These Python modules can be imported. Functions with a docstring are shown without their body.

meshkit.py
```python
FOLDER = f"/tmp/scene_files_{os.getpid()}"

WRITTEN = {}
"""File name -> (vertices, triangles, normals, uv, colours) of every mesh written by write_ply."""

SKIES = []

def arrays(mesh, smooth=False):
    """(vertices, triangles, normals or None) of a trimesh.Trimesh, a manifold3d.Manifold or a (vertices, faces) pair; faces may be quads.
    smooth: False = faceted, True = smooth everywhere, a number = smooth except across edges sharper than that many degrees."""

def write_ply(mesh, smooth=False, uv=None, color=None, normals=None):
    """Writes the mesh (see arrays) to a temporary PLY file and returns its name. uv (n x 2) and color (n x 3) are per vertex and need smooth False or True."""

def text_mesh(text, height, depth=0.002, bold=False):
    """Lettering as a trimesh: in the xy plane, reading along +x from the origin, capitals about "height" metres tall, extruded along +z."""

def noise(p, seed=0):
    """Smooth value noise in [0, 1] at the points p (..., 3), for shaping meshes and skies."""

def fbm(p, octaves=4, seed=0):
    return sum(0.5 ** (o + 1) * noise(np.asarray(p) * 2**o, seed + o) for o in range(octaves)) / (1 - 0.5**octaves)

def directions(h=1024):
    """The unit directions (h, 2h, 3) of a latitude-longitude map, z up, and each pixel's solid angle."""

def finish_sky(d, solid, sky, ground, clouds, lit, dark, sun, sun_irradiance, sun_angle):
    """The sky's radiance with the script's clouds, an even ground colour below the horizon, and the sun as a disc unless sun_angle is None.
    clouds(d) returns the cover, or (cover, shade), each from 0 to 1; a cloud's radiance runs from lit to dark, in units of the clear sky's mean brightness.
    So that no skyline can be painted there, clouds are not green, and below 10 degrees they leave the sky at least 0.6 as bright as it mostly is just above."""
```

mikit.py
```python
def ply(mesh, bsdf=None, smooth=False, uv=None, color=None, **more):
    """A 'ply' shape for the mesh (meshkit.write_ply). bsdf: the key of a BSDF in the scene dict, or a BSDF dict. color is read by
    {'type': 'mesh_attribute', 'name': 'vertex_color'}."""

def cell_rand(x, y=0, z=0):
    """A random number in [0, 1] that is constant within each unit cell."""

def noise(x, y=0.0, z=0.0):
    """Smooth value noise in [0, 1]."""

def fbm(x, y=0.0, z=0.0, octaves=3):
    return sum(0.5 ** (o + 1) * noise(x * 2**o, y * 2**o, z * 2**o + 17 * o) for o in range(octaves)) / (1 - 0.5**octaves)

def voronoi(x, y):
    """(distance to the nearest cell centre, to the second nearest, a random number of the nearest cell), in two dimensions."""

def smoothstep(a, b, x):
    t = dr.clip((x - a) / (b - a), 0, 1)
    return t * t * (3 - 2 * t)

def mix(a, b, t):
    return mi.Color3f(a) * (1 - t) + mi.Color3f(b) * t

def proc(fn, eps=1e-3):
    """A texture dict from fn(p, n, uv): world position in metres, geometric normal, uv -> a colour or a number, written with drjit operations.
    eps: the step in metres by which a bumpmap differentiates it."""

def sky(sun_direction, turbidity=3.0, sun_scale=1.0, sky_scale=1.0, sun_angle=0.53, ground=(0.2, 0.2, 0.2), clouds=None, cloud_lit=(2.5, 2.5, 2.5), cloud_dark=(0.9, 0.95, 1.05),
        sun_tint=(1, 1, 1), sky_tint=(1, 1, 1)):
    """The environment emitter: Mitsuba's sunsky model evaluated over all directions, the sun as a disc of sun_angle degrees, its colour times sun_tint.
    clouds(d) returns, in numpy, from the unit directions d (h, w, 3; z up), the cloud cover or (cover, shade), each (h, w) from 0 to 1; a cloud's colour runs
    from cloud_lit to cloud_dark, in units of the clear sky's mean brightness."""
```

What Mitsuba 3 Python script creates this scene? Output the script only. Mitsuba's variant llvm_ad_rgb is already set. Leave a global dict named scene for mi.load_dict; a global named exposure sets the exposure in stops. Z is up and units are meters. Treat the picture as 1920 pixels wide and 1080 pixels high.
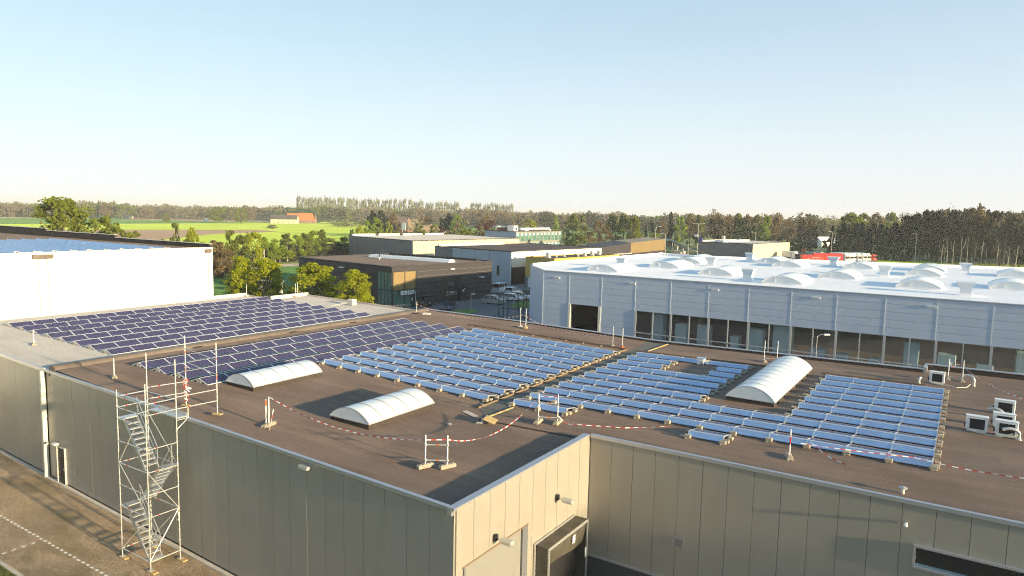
# An aerial view over flat industrial roofs with solar arrays. x runs along the long facades, y along the short ones, z is up; metres.
import math, random
import numpy as np
import trimesh, shapely
import shapely.geometry as sg
import mitsuba as mi
import drjit as dr
import mikit, meshkit
from mikit import proc, fbm, noise, cell_rand, smoothstep, mix

T = mi.ScalarTransform4f
scene, labels = {}, {}

# ---------------------------------------------------------------- camera, sky, exposure
YAW, PITCH, ROLL, EYE = 0.5743, 0.1051, -0.0225, np.array([0.0, 0.0, 17.0])
fwd = np.array([-math.sin(YAW) * math.cos(PITCH), math.cos(YAW) * math.cos(PITCH), -math.sin(PITCH)])
right0 = np.array([math.cos(YAW), math.sin(YAW), 0.0])
down0 = np.cross(fwd, right0)
down = math.cos(ROLL) * down0 - math.sin(ROLL) * right0
scene['camera'] = {'type': 'perspective', 'fov': 2 * math.degrees(math.atan(960 / 1314.0)), 'fov_axis': 'x', 'near_clip': 0.1, 'far_clip': 20000.0,
                   'to_world': T().look_at(origin=EYE.tolist(), target=(EYE + fwd).tolist(), up=(-down).tolist())}
SUN = np.array([1.0, -0.058, 0.168])


def veil(d):
    """Thin high veil: nothing overhead, a pale milky layer low over the land."""
    el = np.degrees(np.arcsin(np.clip(d[..., 2], -1, 1)))
    w = meshkit.fbm(d * np.array([2.0, 2.0, 9.0]), 4, 3)
    return 0.80 * np.exp(-np.maximum(el, 0) / 20.0) * (0.94 + 0.12 * w), 0.0 * el


scene['sky_light'] = mikit.sky(SUN, turbidity=3.0, sun_scale=1.9, sky_scale=1.12, sun_angle=0.9, ground=(0.14, 0.14, 0.10),
                               clouds=veil, cloud_lit=(3.2, 2.92, 3.06), cloud_dark=(0.9, 0.95, 1.05), sky_tint=(0.56, 1.21, 1.46), sun_tint=(0.82, 1.10, 2.0))
exposure = 2.6


# ---------------------------------------------------------------- materials
def mat(name, color, rough=0.7, two=True, bump=None, **kw):
    """A principled material; color is an rgb triple or a texture function."""
    c = {'type': 'rgb', 'value': list(color)} if not callable(color) else proc(color)
    b = {'type': 'principled', 'base_color': c, 'roughness': rough, **kw}
    if bump:
        b = {'type': 'bumpmap', 'bump': proc(bump[0], eps=bump[2]), 'scale': bump[1], 'bsdf': b}
    scene[name] = {'type': 'twosided', 'bsdf': b} if two else b
    return name


def felt(base, dark, light):
    def fn(p, n, uv):
        big = fbm(p.x * 0.35, p.y * 0.35, 0.0, 4)
        grain = noise(p.x * 38, p.y * 38, p.z * 38)
        streak = fbm(p.x * 0.25, p.y * 2.6, 1.0, 3)
        lap = smoothstep(0.035, 0.0, dr.abs(p.y - dr.floor(p.y + 0.5)))
        c = mix(dark, base, smoothstep(0.25, 0.7, big * 0.6 + streak * 0.4))
        c = mix(c, light, 0.55 * lap * smoothstep(0.35, 0.6, noise(p.x * 0.7, dr.floor(p.y + 0.5) * 7.3)))
        return c * (0.72 + 0.56 * grain)
    return fn


mat('m_felt_brown', felt((0.235, 0.160, 0.118), (0.175, 0.116, 0.083), (0.36, 0.28, 0.225)), 0.9)
mat('m_felt_brown_b', felt((0.205, 0.142, 0.108), (0.160, 0.108, 0.080), (0.34, 0.26, 0.215)), 0.9)
mat('m_felt_grey', felt((0.48, 0.435, 0.385), (0.41, 0.37, 0.325), (0.43, 0.39, 0.35)), 0.9)
mat('m_felt_valley', felt((0.15, 0.145, 0.125), (0.105, 0.10, 0.088), (0.22, 0.20, 0.18)), 0.85)
mat('m_kerb', felt((0.20, 0.155, 0.125), (0.13, 0.10, 0.08), (0.24, 0.2, 0.16)), 0.85)
mat('m_kerb_dark', lambda p, n, uv: mi.Color3f(0.055, 0.042, 0.036) * (0.7 + 0.6 * noise(p.x * 9, p.y * 9, p.z * 9)), 0.85)


def clad_fn(c, c2, k=1.0):
    def fn(p, n, uv):
        a = fbm(p.x * 0.6, p.y * 0.6, p.z * 0.35, 3)
        s = fbm(p.x * 3.1, p.y * 3.1, p.z * 0.25, 3)
        return mix(c, c2, smoothstep(0.3, 0.75, 0.6 * a + 0.4 * s)) * (0.97 + 0.06 * noise(p.x * 60, p.y * 60, p.z * 60))
    return fn


def dents(p, n, uv):
    return fbm(p.x * 1.7, p.y * 1.7, p.z * 0.8, 2)


mat('m_clad', clad_fn((0.365, 0.333, 0.278), (0.340, 0.310, 0.258)), 0.38, metallic=0.1, specular=0.5, bump=(dents, 0.003, 0.02))
mat('m_clad_b', clad_fn((0.355, 0.323, 0.270), (0.332, 0.302, 0.250)), 0.38, metallic=0.1, specular=0.5, bump=(dents, 0.003, 0.02))
mat('m_joint', (0.24, 0.23, 0.205), 0.7)
mat('m_trim', (0.50, 0.51, 0.55), 0.4, metallic=0.6)
mat('m_trim_cream', lambda p, n, uv: mi.Color3f(0.70, 0.66, 0.56) * (0.9 + 0.15 * fbm(p.x, p.y * 2, p.z * 3)), 0.6)
mat('m_trim_dark', (0.06, 0.05, 0.05), 0.6)
mat('m_zinc_white', (0.66, 0.70, 0.74), 0.4, metallic=0.2)
mat('m_plinth', (0.075, 0.072, 0.08), 0.7)
mat('m_zinc', (0.62, 0.60, 0.56), 0.45, metallic=0.5)
mat('m_white', lambda p, n, uv: mi.Color3f(0.80, 0.79, 0.75) * (0.94 + 0.1 * fbm(p.x * 0.5, p.y * 0.5, p.z * 0.5)), 0.55)
mat('m_white_paint', (0.80, 0.80, 0.78), 0.35)
mat('m_black', (0.022, 0.022, 0.024), 0.5)
mat('m_rubber', (0.035, 0.033, 0.03), 0.8)
mat('m_red', (0.60, 0.035, 0.025), 0.5)
mat('m_tape_red', (0.52, 0.06, 0.05), 0.5)
mat('m_orange', (0.65, 0.16, 0.03), 0.5)
mat('m_concrete', lambda p, n, uv: mi.Color3f(0.50, 0.45, 0.385) * (0.75 + 0.4 * fbm(p.x * 4, p.y * 4, p.z * 4) + 0.14 * (noise(p.x * 60, p.y * 60, p.z * 60) - 0.5)), 0.9)
mat('m_block', lambda p, n, uv: mi.Color3f(0.40, 0.34, 0.26) * (0.7 + 0.5 * fbm(p.x * 5, p.y * 5, p.z * 5)), 0.85)
mat('m_wood', lambda p, n, uv: mi.Color3f(0.48, 0.34, 0.15) * (0.75 + 0.45 * fbm(p.x * 3, p.y * 14, p.z * 9)), 0.8)
mat('m_duct', lambda p, n, uv: mi.Color3f(0.24, 0.165, 0.10) * (0.75 + 0.45 * fbm(p.x * 3, p.y * 3, p.z * 9)), 0.8)
mat('m_alu', (0.72, 0.72, 0.71), 0.38, metallic=0.7)
mat('m_galv', lambda p, n, uv: mi.Color3f(0.66, 0.66, 0.62) * (0.86 + 0.25 * noise(p.x * 7, p.y * 7, p.z * 7)), 0.42, metallic=0.55)
mat('m_deflector', lambda p, n, uv: mi.Color3f(0.62, 0.76, 0.95) * (0.94 + 0.1 * noise(p.x * 2.3, p.y * 2.3, p.z)), 0.33, metallic=0.85)
mat('m_frame', (0.82, 0.80, 0.79), 0.4, metallic=0.15)
mat('m_opal', lambda p, n, uv: mi.Color3f(0.74, 0.77, 0.78) * (0.93 + 0.1 * fbm(p.x * 1.3, p.y * 1.3, p.z)), 0.22, specular=0.55)
mat('m_opal_rib', (0.42, 0.40, 0.38), 0.5)


def cells(p, n, uv):
    u, v = uv.x, uv.y
    line = dr.minimum(dr.abs(u - dr.floor(u + 0.5)), dr.abs(v - dr.floor(v + 0.5)))
    bus = dr.minimum(dr.abs(v - dr.floor(v) - 0.3), dr.abs(v - dr.floor(v) - 0.7))
    shade = 0.75 + 0.5 * cell_rand(dr.floor(u) + 13 * dr.floor(p.x * 0.8), dr.floor(v) + 7 * dr.floor(p.y * 0.7))
    crystal = 0.85 + 0.3 * noise(p.x * 55, p.y * 55)
    c = mi.Color3f(0.044, 0.033, 0.094) * shade * crystal
    c = mix(c, (0.16, 0.15, 0.22), 0.4 * smoothstep(0.03, 0.012, bus))
    return mix(c, (0.30, 0.29, 0.36), 0.8 * smoothstep(0.045, 0.015, line))


mat('m_cells', cells, 0.22, specular=0.28)
mat('m_glass_dark', (0.02, 0.026, 0.03), 0.06, specular=0.6)
mat('m_glass_green', lambda p, n, uv: mi.Color3f(0.10, 0.20, 0.17) * (0.7 + 0.6 * noise(p.x * 0.4, p.y * 0.4, p.z * 0.5)), 0.1, specular=0.7)
scene['m_pane'] = {'type': 'thindielectric', 'int_ior': 1.5}
mat('m_hall', clad_fn((0.54, 0.60, 0.70), (0.51, 0.57, 0.675)), 0.4, metallic=0.1, bump=(dents, 0.004, 0.02))
mat('m_hall_b', clad_fn((0.525, 0.58, 0.685), (0.50, 0.555, 0.665)), 0.4, metallic=0.1, bump=(dents, 0.004, 0.02))
mat('m_membrane', lambda p, n, uv: mi.Color3f(0.88, 0.86, 0.87) * (0.92 + 0.12 * fbm(p.x * 0.3, p.y * 0.3, p.z) + 0.03 * noise(p.x * 6, p.y * 6)), 0.6)
mat('m_black_brick', lambda p, n, uv: mi.Color3f(0.042, 0.036, 0.040) * (0.8 + 0.4 * fbm(p.x * 1.5, p.y * 1.5, p.z * 6)), 0.6)
mat('m_gold', (0.34, 0.24, 0.11), 0.45, metallic=0.4)
mat('m_grey_clad', clad_fn((0.16, 0.165, 0.175), (0.145, 0.15, 0.16)), 0.5)
mat('m_cream', clad_fn((0.62, 0.55, 0.37), (0.58, 0.51, 0.345)), 0.55)
mat('m_blue_clad', clad_fn((0.36, 0.44, 0.55), (0.33, 0.41, 0.52)), 0.45, metallic=0.3)
mat('m_yellow', clad_fn((0.60, 0.42, 0.11), (0.57, 0.39, 0.10)), 0.5)
mat('m_brown_roof', felt((0.17, 0.125, 0.10), (0.13, 0.095, 0.08), (0.2, 0.16, 0.13)), 0.9)
mat('m_dark_roof', felt((0.075, 0.06, 0.058), (0.06, 0.05, 0.048), (0.09, 0.08, 0.07)), 0.9)
mat('m_tile_orange', lambda p, n, uv: mi.Color3f(0.62, 0.17, 0.045) * (0.8 + 0.4 * noise(p.x, p.y, p.z * 3)), 0.7)
mat('m_tile_dark', lambda p, n, uv: mi.Color3f(0.10, 0.08, 0.075) * (0.8 + 0.4 * noise(p.x, p.y, p.z * 3)), 0.7)
mat('m_thatch', lambda p, n, uv: mi.Color3f(0.26, 0.19, 0.13) * (0.7 + 0.6 * noise(p.x, p.y, p.z * 3)), 0.9)
mat('m_brick_house', lambda p, n, uv: mi.Color3f(0.27, 0.14, 0.10) * (0.8 + 0.4 * noise(p.x * 3, p.y * 3, p.z * 9)), 0.8)
mat('m_canopy', (0.16, 0.26, 0.33), 0.45, metallic=0.2)
mat('m_car_white', (0.78, 0.80, 0.80), 0.25, clearcoat=0.8)
mat('m_car_silver', (0.52, 0.52, 0.50), 0.3, metallic=0.5, clearcoat=0.8)
mat('m_car_black', (0.018, 0.018, 0.026), 0.2, clearcoat=1.0)
mat('m_car_blue', (0.025, 0.045, 0.11), 0.22, metallic=0.3, clearcoat=1.0)
mat('m_lamp_glass', (0.75, 0.78, 0.78), 0.15)
mat('m_tail', (0.35, 0.02, 0.02), 0.3)
mat('m_door_grey', lambda p, n, uv: mi.Color3f(0.27, 0.27, 0.22) * (0.9 + 0.2 * fbm(p.x * 2, p.y * 2, p.z * 9)), 0.5)
mat('m_curtain', lambda p, n, uv: mi.Color3f(0.075, 0.066, 0.05) * (0.5 + 1.0 * fbm(p.x * 3, p.y * 3, p.z * 1.2, 4)), 0.6)
mat('m_teal', (0.40, 0.56, 0.60), 0.5)
mat('m_maroon', (0.16, 0.03, 0.04), 0.5)
mat('m_navy', (0.05, 0.06, 0.22), 0.4)


def paving(p, n, uv):
    u, v = p.x / 0.21, p.y / 0.105
    row = dr.floor(v)
    u2 = u + 0.5 * (row - 2 * dr.floor(row / 2))
    fu, fv = u2 - dr.floor(u2), v - row
    edge = dr.minimum(dr.minimum(fu, 1 - fu) * 2.0, dr.minimum(fv, 1 - fv))
    tone = cell_rand(dr.floor(u2), row, 3)
    big = fbm(p.x * 0.5, p.y * 0.5, 2.0, 4)
    moss = smoothstep(0.50, 0.68, fbm(p.x * 0.45 + 9, p.y * 0.8 + 4, 5.0, 4))
    c = mix((0.33, 0.225, 0.135), (0.46, 0.345, 0.225), tone)
    c = c * (0.65 + 0.7 * big)
    c = mix(c, (0.17, 0.135, 0.055), 0.5 * moss)
    return mix((0.11, 0.085, 0.055), c, smoothstep(0.02, 0.13, edge))


def paving_h(p, n, uv):
    u, v = p.x / 0.21, p.y / 0.105
    row = dr.floor(v)
    u2 = u + 0.5 * (row - 2 * dr.floor(row / 2))
    fu, fv = u2 - dr.floor(u2), v - row
    return smoothstep(0.02, 0.2, dr.minimum(dr.minimum(fu, 1 - fu) * 2.0, dr.minimum(fv, 1 - fv))) + 0.35 * cell_rand(dr.floor(u2), row, 5)


mat('m_paving', paving, 0.85, bump=(paving_h, 0.008, 0.008))
mat('m_yard', lambda p, n, uv: mix((0.105, 0.11, 0.125), (0.15, 0.15, 0.165), cell_rand(dr.floor(p.x / 0.6), dr.floor(p.y / 0.6))) * (0.8 + 0.4 * fbm(p.x * 0.2, p.y * 0.2)), 0.8)
mat('m_asphalt', lambda p, n, uv: mi.Color3f(0.10, 0.095, 0.09) * (0.8 + 0.4 * fbm(p.x * 0.2, p.y * 0.2)), 0.85)
mat('m_sandroad', lambda p, n, uv: mi.Color3f(0.33, 0.28, 0.20) * (0.8 + 0.4 * fbm(p.x * 0.2, p.y * 0.2)), 0.9)


def fieldm(name, a, b, sx=0.02, sy=0.02, rows=0.0):
    def fn(p, n, uv):
        t = fbm(p.x * sx, p.y * sy, 0.0, 4)
        g = noise(p.x * 0.9, p.y * 0.9)
        return mix(a, b, smoothstep(0.25, 0.75, t)) * (0.85 + 0.3 * g)
    mat(name, fn, 0.9)


fieldm('m_land', (0.12, 0.15, 0.045), (0.16, 0.17, 0.06))
fieldm('m_meadow', (0.33, 0.42, 0.035), (0.40, 0.48, 0.05))
fieldm('m_meadow_dark', (0.09, 0.17, 0.035), (0.12, 0.21, 0.05))
fieldm('m_plough', (0.25, 0.165, 0.105), (0.30, 0.205, 0.135), 0.01, 0.06)
fieldm('m_stubble', (0.30, 0.27, 0.14), (0.27, 0.27, 0.12), 0.01, 0.06)
fieldm('m_lawn', (0.075, 0.155, 0.030), (0.11, 0.20, 0.04), 0.3, 0.3)
fieldm('m_verge', (0.17, 0.15, 0.05), (0.12, 0.13, 0.04), 0.5, 0.5)


def leaf(name, c, trans=0.45, v=0.35):
    def fn(p, n, uv):
        a = noise(p.x * 1.9, p.y * 1.9, p.z * 1.9)
        b = noise(p.x * 0.37 + 5, p.y * 0.37, p.z * 0.37)
        return mi.Color3f(*c) * (1 - v + 2 * v * (0.6 * a + 0.4 * b))
    scene[name] = {'type': 'principledthin', 'base_color': proc(fn), 'roughness': 0.9, 'eta': 1.25, 'diff_trans': 2 * trans, 'spec_trans': 0.0}
    return name


LEAF = {'yellow': leaf('m_leaf_yellow', (0.35, 0.375, 0.022)), 'lime': leaf('m_leaf_lime', (0.25, 0.33, 0.040)),
        'olive': leaf('m_leaf_olive', (0.185, 0.215, 0.050)), 'oak': leaf('m_leaf_oak', (0.215, 0.245, 0.030)),
        'brown': leaf('m_leaf_brown', (0.215, 0.155, 0.075)), 'bud': leaf('m_leaf_bud', (0.27, 0.22, 0.14)),
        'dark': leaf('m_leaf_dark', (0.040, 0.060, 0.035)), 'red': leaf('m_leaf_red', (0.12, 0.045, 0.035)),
        'blossom': leaf('m_leaf_blossom', (0.42, 0.40, 0.26)), 'poplar': leaf('m_leaf_poplar', (0.36, 0.37, 0.25)),
        'green': leaf('m_leaf_green', (0.085, 0.150, 0.045)), 'wood': leaf('m_leaf_wood', (0.085, 0.085, 0.036))}
mat('m_bark', lambda p, n, uv: mi.Color3f(0.13, 0.10, 0.075) * (0.7 + 0.6 * noise(p.x * 6, p.y * 6, p.z * 2)), 0.9)
mat('m_bark_pale', lambda p, n, uv: mi.Color3f(0.42, 0.37, 0.30) * (0.6 + 0.7 * noise(p.x * 3, p.y * 3, p.z * 2)), 0.9)

# ---------------------------------------------------------------- helpers
def numbered(name):
    k, n = name, 0
    while k in scene or k in labels or k in HOLD:
        n += 1
        k = f'{name}_{n:03d}'
    return k


HOLD = set()


def tag(k, label=None, cat=None, group=None, kind=None):
    d = {a: b for a, b in (('label', label), ('category', cat), ('group', group), ('kind', kind)) if b}
    if d:
        labels[k] = d
    return k


def thing(name, label, cat, group=None):
    k = numbered(name)
    HOLD.add(k)
    return tag(k, label, cat, group)


def obj(name, mesh, m, parent=None, smooth=False, to=None, label=None, **kw):
    k = numbered((parent + '__' if parent else '') + name)
    d = mesh if isinstance(mesh, dict) else mikit.ply(mesh, m, smooth=smooth, **kw)
    if m and isinstance(mesh, dict):
        d = {**d, 'bsdf': {'type': 'ref', 'id': m}}
    scene[k] = {**d, 'to_world': to} if to is not None else d
    if label:
        labels[k] = {'label': label}
    return k


def struct(name, mesh, m, label=None, cat=None, **kw):
    k = obj(name, mesh, m, **kw)
    return tag(k, label, cat, kind='structure')


def join(ms):
    v, f, n = [], [], 0
    for a, b in ms:
        v.append(np.asarray(a, float)); f.append(np.asarray(b, int) + n); n += len(a)
    return np.vstack(v), np.vstack(f)


BOXF = np.array([[0, 2, 1], [0, 3, 2], [4, 5, 6], [4, 6, 7], [0, 1, 5], [0, 5, 4], [1, 2, 6], [1, 6, 5], [2, 3, 7], [2, 7, 6], [3, 0, 4], [3, 4, 7]])


def box(x0, x1, y0, y1, z0, z1):
    return np.array([[x0, y0, z0], [x1, y0, z0], [x1, y1, z0], [x0, y1, z0], [x0, y0, z1], [x1, y0, z1], [x1, y1, z1], [x0, y1, z1]], float), BOXF


def cbox(c, s, ang=0.0, axis='z'):
    v, f = box(-s[0] / 2, s[0] / 2, -s[1] / 2, s[1] / 2, -s[2] / 2, s[2] / 2)
    return turn(v, ang, axis) + np.asarray(c, float), f


def turn(v, ang, axis='z'):
    c, s = math.cos(ang), math.sin(ang)
    R = {'z': [[c, -s, 0], [s, c, 0], [0, 0, 1]], 'y': [[c, 0, s], [0, 1, 0], [-s, 0, c]], 'x': [[1, 0, 0], [0, c, -s], [0, s, c]]}[axis]
    return np.asarray(v, float) @ np.array(R).T


def cham(x0, x1, y0, y1, z0, z1, r=0.02):
    """A box with chamfered edges."""
    pts = []
    for sx in (0, 1):
        for sy in (0, 1):
            for sz in (0, 1):
                for k in range(3):
                    d = [r, r, r]; d[k] = 0
                    pts.append([(x1 - d[0]) if sx else (x0 + d[0]), (y1 - d[1]) if sy else (y0 + d[1]), (z1 - d[2]) if sz else (z0 + d[2])])
    h = trimesh.convex.convex_hull(np.array(pts))
    return np.array(h.vertices), np.array(h.faces)


def frame_of(p, q):
    a = np.asarray(q, float) - np.asarray(p, float)
    L = np.linalg.norm(a); a = a / L
    u = np.cross(a, [0, 0, 1.0])
    u = np.array([1.0, 0, 0]) if np.linalg.norm(u) < 1e-6 else u / np.linalg.norm(u)
    return a, u, np.cross(u, a), L


def beam(p, q, w, h):
    a, u, n, L = frame_of(p, q)
    p, q = np.asarray(p, float), np.asarray(q, float)
    v = [e + u * s * w / 2 + n * t * h / 2 for e in (p, q) for s, t in ((-1, -1), (1, -1), (1, 1), (-1, 1))]
    return np.array(v), BOXF


def tube(p, q, r, n=6, r2=None):
    return path([p, q], [r, r if r2 is None else r2], n)


def path(pts, r, n=6):
    pts = np.asarray(pts, float)
    r = np.full(len(pts), r) if np.isscalar(r) else np.asarray(r, float)
    v, f = [], []
    for i, p in enumerate(pts):
        a, u, w, _ = frame_of(pts[max(i - 1, 0)], pts[min(i + 1, len(pts) - 1)])
        t = np.arange(n) / n * 2 * np.pi
        v.append(p + r[i] * (np.outer(np.cos(t), u) + np.outer(np.sin(t), w)))
    for i in range(len(pts) - 1):
        for k in range(n):
            a, b, c, d = i * n + k, i * n + (k + 1) % n, (i + 1) * n + (k + 1) % n, (i + 1) * n + k
            f += [[a, b, c], [a, c, d]]
    m = len(pts) * n
    v = np.vstack(v + [pts[:1], pts[-1:]])
    for k in range(n):
        f += [[m, (k + 1) % n, k], [m + 1, (len(pts) - 1) * n + k, (len(pts) - 1) * n + (k + 1) % n]]
    return v, np.array(f)


def prism(poly, z0, z1):
    """An upright prism; poly is a list of (x, y)."""
    m = trimesh.creation.extrude_polygon(sg.Polygon(poly), z1 - z0, engine='earcut')
    return np.array(m.vertices) + [0, 0, z0], np.array(m.faces)


def profile(pts, a0, a1, axis='y'):
    """The outline pts (u, z) extruded along an axis: along y u is x, along x u is y."""
    m = trimesh.creation.extrude_polygon(sg.Polygon(pts).buffer(0), a1 - a0, engine='earcut')
    v = np.array(m.vertices)
    w = np.stack([v[:, 0], a0 + v[:, 2], v[:, 1]], 1) if axis == 'y' else np.stack([a0 + v[:, 2], v[:, 0], v[:, 1]], 1)
    f = np.array(m.faces)
    return w, f[:, ::-1] if axis == 'y' else f


def sheet(poly, z, cuts=()):
    """A flat or folded sheet over a polygon; z is a number or a function of (x, y)."""
    P = poly if hasattr(poly, "geom_type") else sg.Polygon(poly)
    xs = [-1e6, *sorted(cuts), 1e6]
    out = []
    for a, b in zip(xs[:-1], xs[1:]):
        q = P.intersection(sg.box(a, -1e6, b, 1e6)) if len(xs) > 2 else P
        for g in getattr(q, 'geoms', [q]):
            if g.geom_type == 'Polygon' and g.area > 1e-6:
                v, f = trimesh.creation.triangulate_polygon(g, engine='earcut')
                zz = z(v[:, 0], v[:, 1]) if callable(z) else np.full(len(v), float(z))
                out.append((np.column_stack([v, zz]), f))
    v, f = join(out)
    n = np.cross(v[f[:, 1]] - v[f[:, 0]], v[f[:, 2]] - v[f[:, 0]])[:, 2]
    f[n < 0] = f[n < 0][:, ::-1]
    return v, f


def slab(x0, x1, y0, y1, z, t):
    return box(x0, x1, y0, y1, z, z + t)


ORD = ['first', 'second', 'third', 'fourth', 'fifth', 'sixth', 'seventh', 'eighth', 'ninth', 'tenth', 'eleventh', 'twelfth', 'thirteenth', 'fourteenth', 'fifteenth']

# ---------------------------------------------------------------- the land
struct('ground', sheet([(-6000, -3000), (6000, -3000), (6000, 7000), (-6000, 7000)], -0.02), 'm_land')


def field(name, poly, m, z):
    struct(name, sheet(poly, z), m)


field('field', [(-956.42, 188.25, 0)[:2], (-1268.52, 776.46, 0)[:2], (-928.66, 2762.34, 0)[:2], (-205.28, 612.6, 0)[:2], (-360.82, 366.08, 0)[:2], (-579.91, 340.22, 0)[:2], (-596.73, 117.06, 0)[:2]], 'm_meadow_dark', 0.0)
field('field', [(-910.48, 145.92, 0)[:2], (-1114.08, 522.78, 0)[:2], (-924.25, 439.78, 0)[:2], (-820.43, 131.38, 0)[:2]], 'm_stubble', 0.01)
field('field', [(-1033.58, 554.32, 0)[:2], (-1549.22, 1305.49, 0)[:2], (-762.45, 642.39, 0)[:2], (-776.71, 538.32, 0)[:2], (-874.13, 468.72, 0)[:2]], 'm_plough', 0.01)
field('field', [(-644.93, 103.04, 0)[:2], (-648.52, 330.94, 0)[:2], (-711.54, 535.98, 0)[:2], (-653.91, 673.17, 0)[:2], (-445.42, 489.96, 0)[:2], (-208.99, 228.26, 0)[:2], (-231.31, 194.75, 0)[:2], (-412.09, 277.61, 0)[:2], (-436.69, 347.73, 0)[:2], (-473.63, 356.66, 0)[:2], (-531.2, 84.68, 0)[:2]], 'm_meadow', 0.02)
field('field', [(-531.2, 84.68, 0)[:2], (-518.41, 145.09, 0)[:2], (-471.29, 354.9, 0)[:2], (-436.16, 349.75, 0)[:2], (-395.96, 266.72, 0)[:2], (-332.5, 192.14, 0)[:2], (-269.62, 137.22, 0)[:2], (-326.6, 51.65, 0)[:2]], 'm_plough', 0.03)
field('field', [(-403.86, 272.06, 0)[:2], (-430.53, 347.66, -0)[:2], (-224.13, 205.52, 0)[:2], (-211.82, 173.35, 0)[:2], (-260.74, 150.56, 0)[:2], (-341.93, 200.39, 0)[:2]], 'm_meadow', 0.04)
field('field', [(-983.98, 877.31, 0)[:2], (-939, 952.66, 0)[:2], (-681.36, 691.28, 0)[:2], (-705.3, 628.8, 0)[:2]], 'm_meadow', 0.05)
field('field', [(-516.26, 1184.42, 0)[:2], (-496.66, 1444.4, 0)[:2], (-277.14, 807.09, 0)[:2], (-307.12, 705.29, 0)[:2]], 'm_meadow_dark', 0.05)
field('field', [(-220.34, 999.99, 0)[:2], (-172.22, 1016.12, 0)[:2], (-137.31, 811.41, 0)[:2], (-181.47, 824.37, 0)[:2]], 'm_plough', 0.05)
field('field', [(-35.53, 362.93, 0)[:2], (-10.63, 377.37, 0)[:2], (29.2, 384.66, 0)[:2], (31.28, 326.54, 0)[:2], (-33.75, 277.55, 0)[:2]], 'm_meadow', 0.05)
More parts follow.
